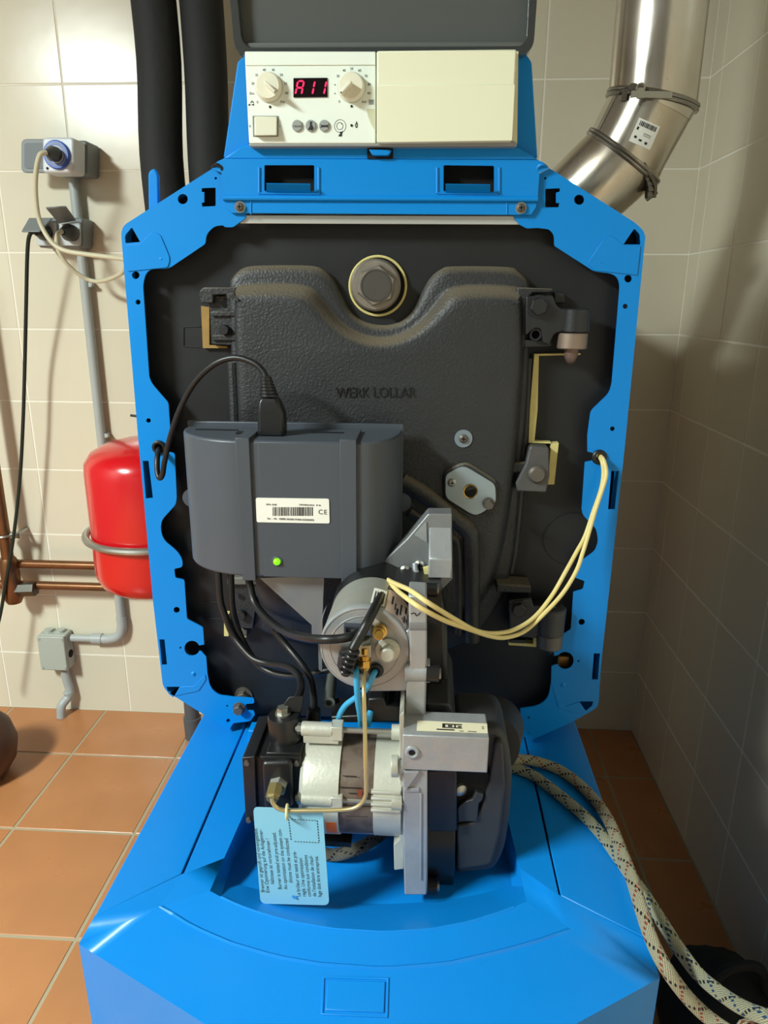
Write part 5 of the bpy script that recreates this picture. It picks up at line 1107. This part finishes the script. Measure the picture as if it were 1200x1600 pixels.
wire('leftmost black cable from under the control box to the pump coil', [P(341, 888, .82), P(342, 905, .82), P(345, 940, .82), P(353, 965, .82), P(364, 992, .82), P(380, 1014, .81), P(397, 1030, .80), P(420, 1037, .79), P(443, 1040, .77), P(460, 1048, .75), P(469, 1062, .73), P(470, 1078, .70), P(464, 1092, .685)], .0043, RUB)
wire('second black cable from under the control box curving behind the drum', [P(361, 888, .82), P(361, 905, .82), P(363, 947, .82), P(370, 978, .825), P(382, 1007, .825), P(400, 1035, .825), P(418, 1048, .82), P(440, 1055, .81), P(470, 1056, .80), P(500, 1050, .79), P(520, 1045, .79)], .0043, RUB)
wm = wire('black cable running down to the motor between coil and drum', [P(424, 976, .80), P(432, 990, .80), P(453, 1015, .79), P(473, 1040, .77), P(484, 1060, .75), P(489, 1080, .73), P(491, 1112, .70)], .0043, RUB)
mk('cable_boot', B().lathe(P(491, 1108, .70), P(489, 1136, .70), [(0, .007), (.5, .0085), (1, .0095)], 20), BLKP, wm)
cy = thing('sensor_cable_pair', 'pair of pale yellow cables sagging from the right grommet to the drum', 'cable', P(780, 993, .80))
mk('cord', B().tube([P(594, 890, .77), P(606, 906, .735), P(640, 922, .665), P(668, 941, .642), P(710, 967, .665), P(743, 985, .70), P(771, 989.5, .735), P(803, 984, .765), P(834, 965, .79), P(862, 931, .81), P(885, 891, .825), P(901, 862, .84), P(914, 838, .85), P(927, 800, .858), P(939, 765, .862), P(943, 740, .866), P(941, 722, .870), P(937, 714, .884), P(935, 712, .902)], .0026, 12, 6), CABY, cy)
mk('cord', B().tube([P(598, 892, .77), P(616, 918, .71), P(640, 938, .650), P(663, 953, .640), P(696, 970, .655), P(733, 983, .69), P(766, 994, .725), P(791, 996, .75), P(820, 986, .78), P(850, 959, .795), P(880, 926, .81), P(901, 891, .825), P(911, 862, .838), P(919, 836, .845), P(931, 795, .852), P(945, 752, .858), P(947, 735, .862), P(943, 719, .868), P(938, 712, .884), P(937, 710, .902)], .0026, 12, 6), CABY, cy)
# card tag
Yg = .5985
tg = thing('card_tag', 'pale blue card tag with printed notes hanging from the oil tube', 'tag', P(448, 1264, Yg))
ta = [(395.5, 1261.5, 8), (504, 1265, 8), (514.5, 1414.5, 9), (407, 1412, 9)]
card = mk('card', B().plate(ta, Yg, Yg + .0008), TAGM, tg)
mk('tie_loop', B().ring(P(448.5, 1268.5, Yg - .003), (1, .1, 0), .0068, .0014, 24, 8), mat('cream_tie', (206, 200, 150), .5), tg)
LN = [('Brenner ist geprüft und voreingestellt.', 183 + 24, 1095), ('Eine Optimierung auf die Anlagenver-', 257, 1100), ('hältnisse ist vorzunehmen !', 307, 1010), ('Burner is tested and pre-adjusted.', 385, 1065), ('An optimization on the system con-', 445, 1065), ('ditions must be conducted', 497, 998), ('Le brûleur est testé et pré-', 580, 1140), ('réglé. Une optimisation', 636, 1140), ('conforme aux conditions', 690, 1140), ("de l'installation de chauf-", 745, 1140), ('fage doit être entreprise.', 800, 1145)]
b = B(); y_ = Yg - .0002
for s, X, Y_ in LN:
    px, py = 380 + X / 6.667, 1230 + Y_ / 6.667; a = math.radians(93.1); me = textmesh(s, 8.3 * S(px, py, Yg), 'LEFT', .00005)
    o = P(px, py, y_); r = V((math.cos(a), 0, math.sin(a))); u = V((-math.sin(a), 0, math.cos(a)))
    b.add([o + r * v.co.x * .93 + u * v.co.y for v in me.vertices], [tuple(p.vertices) for p in me.polygons])
mk('lettering', b, INK, card, flat=True)
b = B()
def dash(x0, y0, x1, y1, n):
    for k in range(n):
        t0, t1 = k / n, (k + .5) / n; ax_, ay_, bx_, by_ = x0 + (x1 - x0) * t0, y0 + (y1 - y0) * t0, x0 + (x1 - x0) * t1, y0 + (y1 - y0) * t1; b.tube([P(ax_, ay_, y_), P(bx_, by_, y_)], .00045, 4, 0)
cv = lambda x, y: (380 + x / 6.667, 1230 + y / 6.667)
dash(*cv(505, 335), *cv(770, 348), 9); dash(*cv(770, 348), *cv(790, 578), 8); dash(*cv(790, 578), *cv(520, 565), 9); dash(*cv(472, 335), *cv(500, 560), 8)
mk('dashed_box', b, INK, card, flat=True)
mk('printed_dot', B().cyl(P(*cv(537, 1135), y_ + .0001), P(*cv(537, 1135), y_ - .0001), 4 * S(460, 1400, Yg), n=28), TAGD, card)
# ================================================================ HOSES
hr = 8.3 * S(870, 1205, .80)
def hose(label, pts, m, r=hr, name='braided_hose', grp=None):
    t = thing(name, label, 'hose', pts[0], group=grp or 'braided oil hoses'); mk('braid', B().tube(pts, r, 18, 8, uvs=True), m, t); return t
def hz_(px, py, z): return PZ(px, py, H - z)
dz = .60 - hr
hose('braided oil hose with red flecks, upper of the two crossing the blue tank', [P(735, 1215, .80) + V((0, 0, 0)), hz_(770, 1188, dz - .02), hz_(801, 1186, dz - .012), hz_(834, 1189, dz - .004), hz_(870, 1201, dz), hz_(900, 1221, dz), hz_(930, 1251, dz), hz_(952, 1284, dz - .005), hz_(972, 1333, dz - .016), hz_(989, 1378, dz - .018), hz_(1003, 1424, dz - .012), hz_(1020, 1473, dz), hz_(1042, 1515, .605), hz_(1073, 1557, .63), hz_(1107, 1590, .65), hz_(1150, 1620, .65), hz_(1200, 1650, .66), V((.42, .36, .40)), V((.45, .32, .14)), V((.48, .40, .02)), V((.50, .62, .0135))], BRAID1)
hose('braided oil hose with blue flecks that leaves at the lower right edge', [P(730, 1235, .78), hz_(765, 1193, dz - .0), hz_(798, 1199, dz), hz_(828, 1209, dz), hz_(855, 1227, dz), hz_(885, 1251, dz), hz_(915, 1277, dz), hz_(942, 1307, dz), hz_(964, 1337, dz), hz_(988, 1372, dz + .004), hz_(1010, 1403, dz + .014), hz_(1036, 1444, .615), hz_(1062, 1484, .625), hz_(1094, 1525, .63), hz_(1133, 1557, .62), hz_(1166, 1577, .605), hz_(1205, 1591, .59), hz_(1260, 1600, .59), V((.47, .40, .45)), V((.54, .36, .15)), V((.56, .44, .02)), V((.57, .68, .0135))], BRAID2)
hose('dark grey braided hose loop under the motor beside the card tag', [P(480, 1322, .70), P(500, 1332, .69), P(520, 1336, .685), P(545, 1331, .68), P(572, 1319, .69), P(600, 1300, .72), P(620, 1285, .75)], BRAID3, hr * 1.1, 'dark_hose')
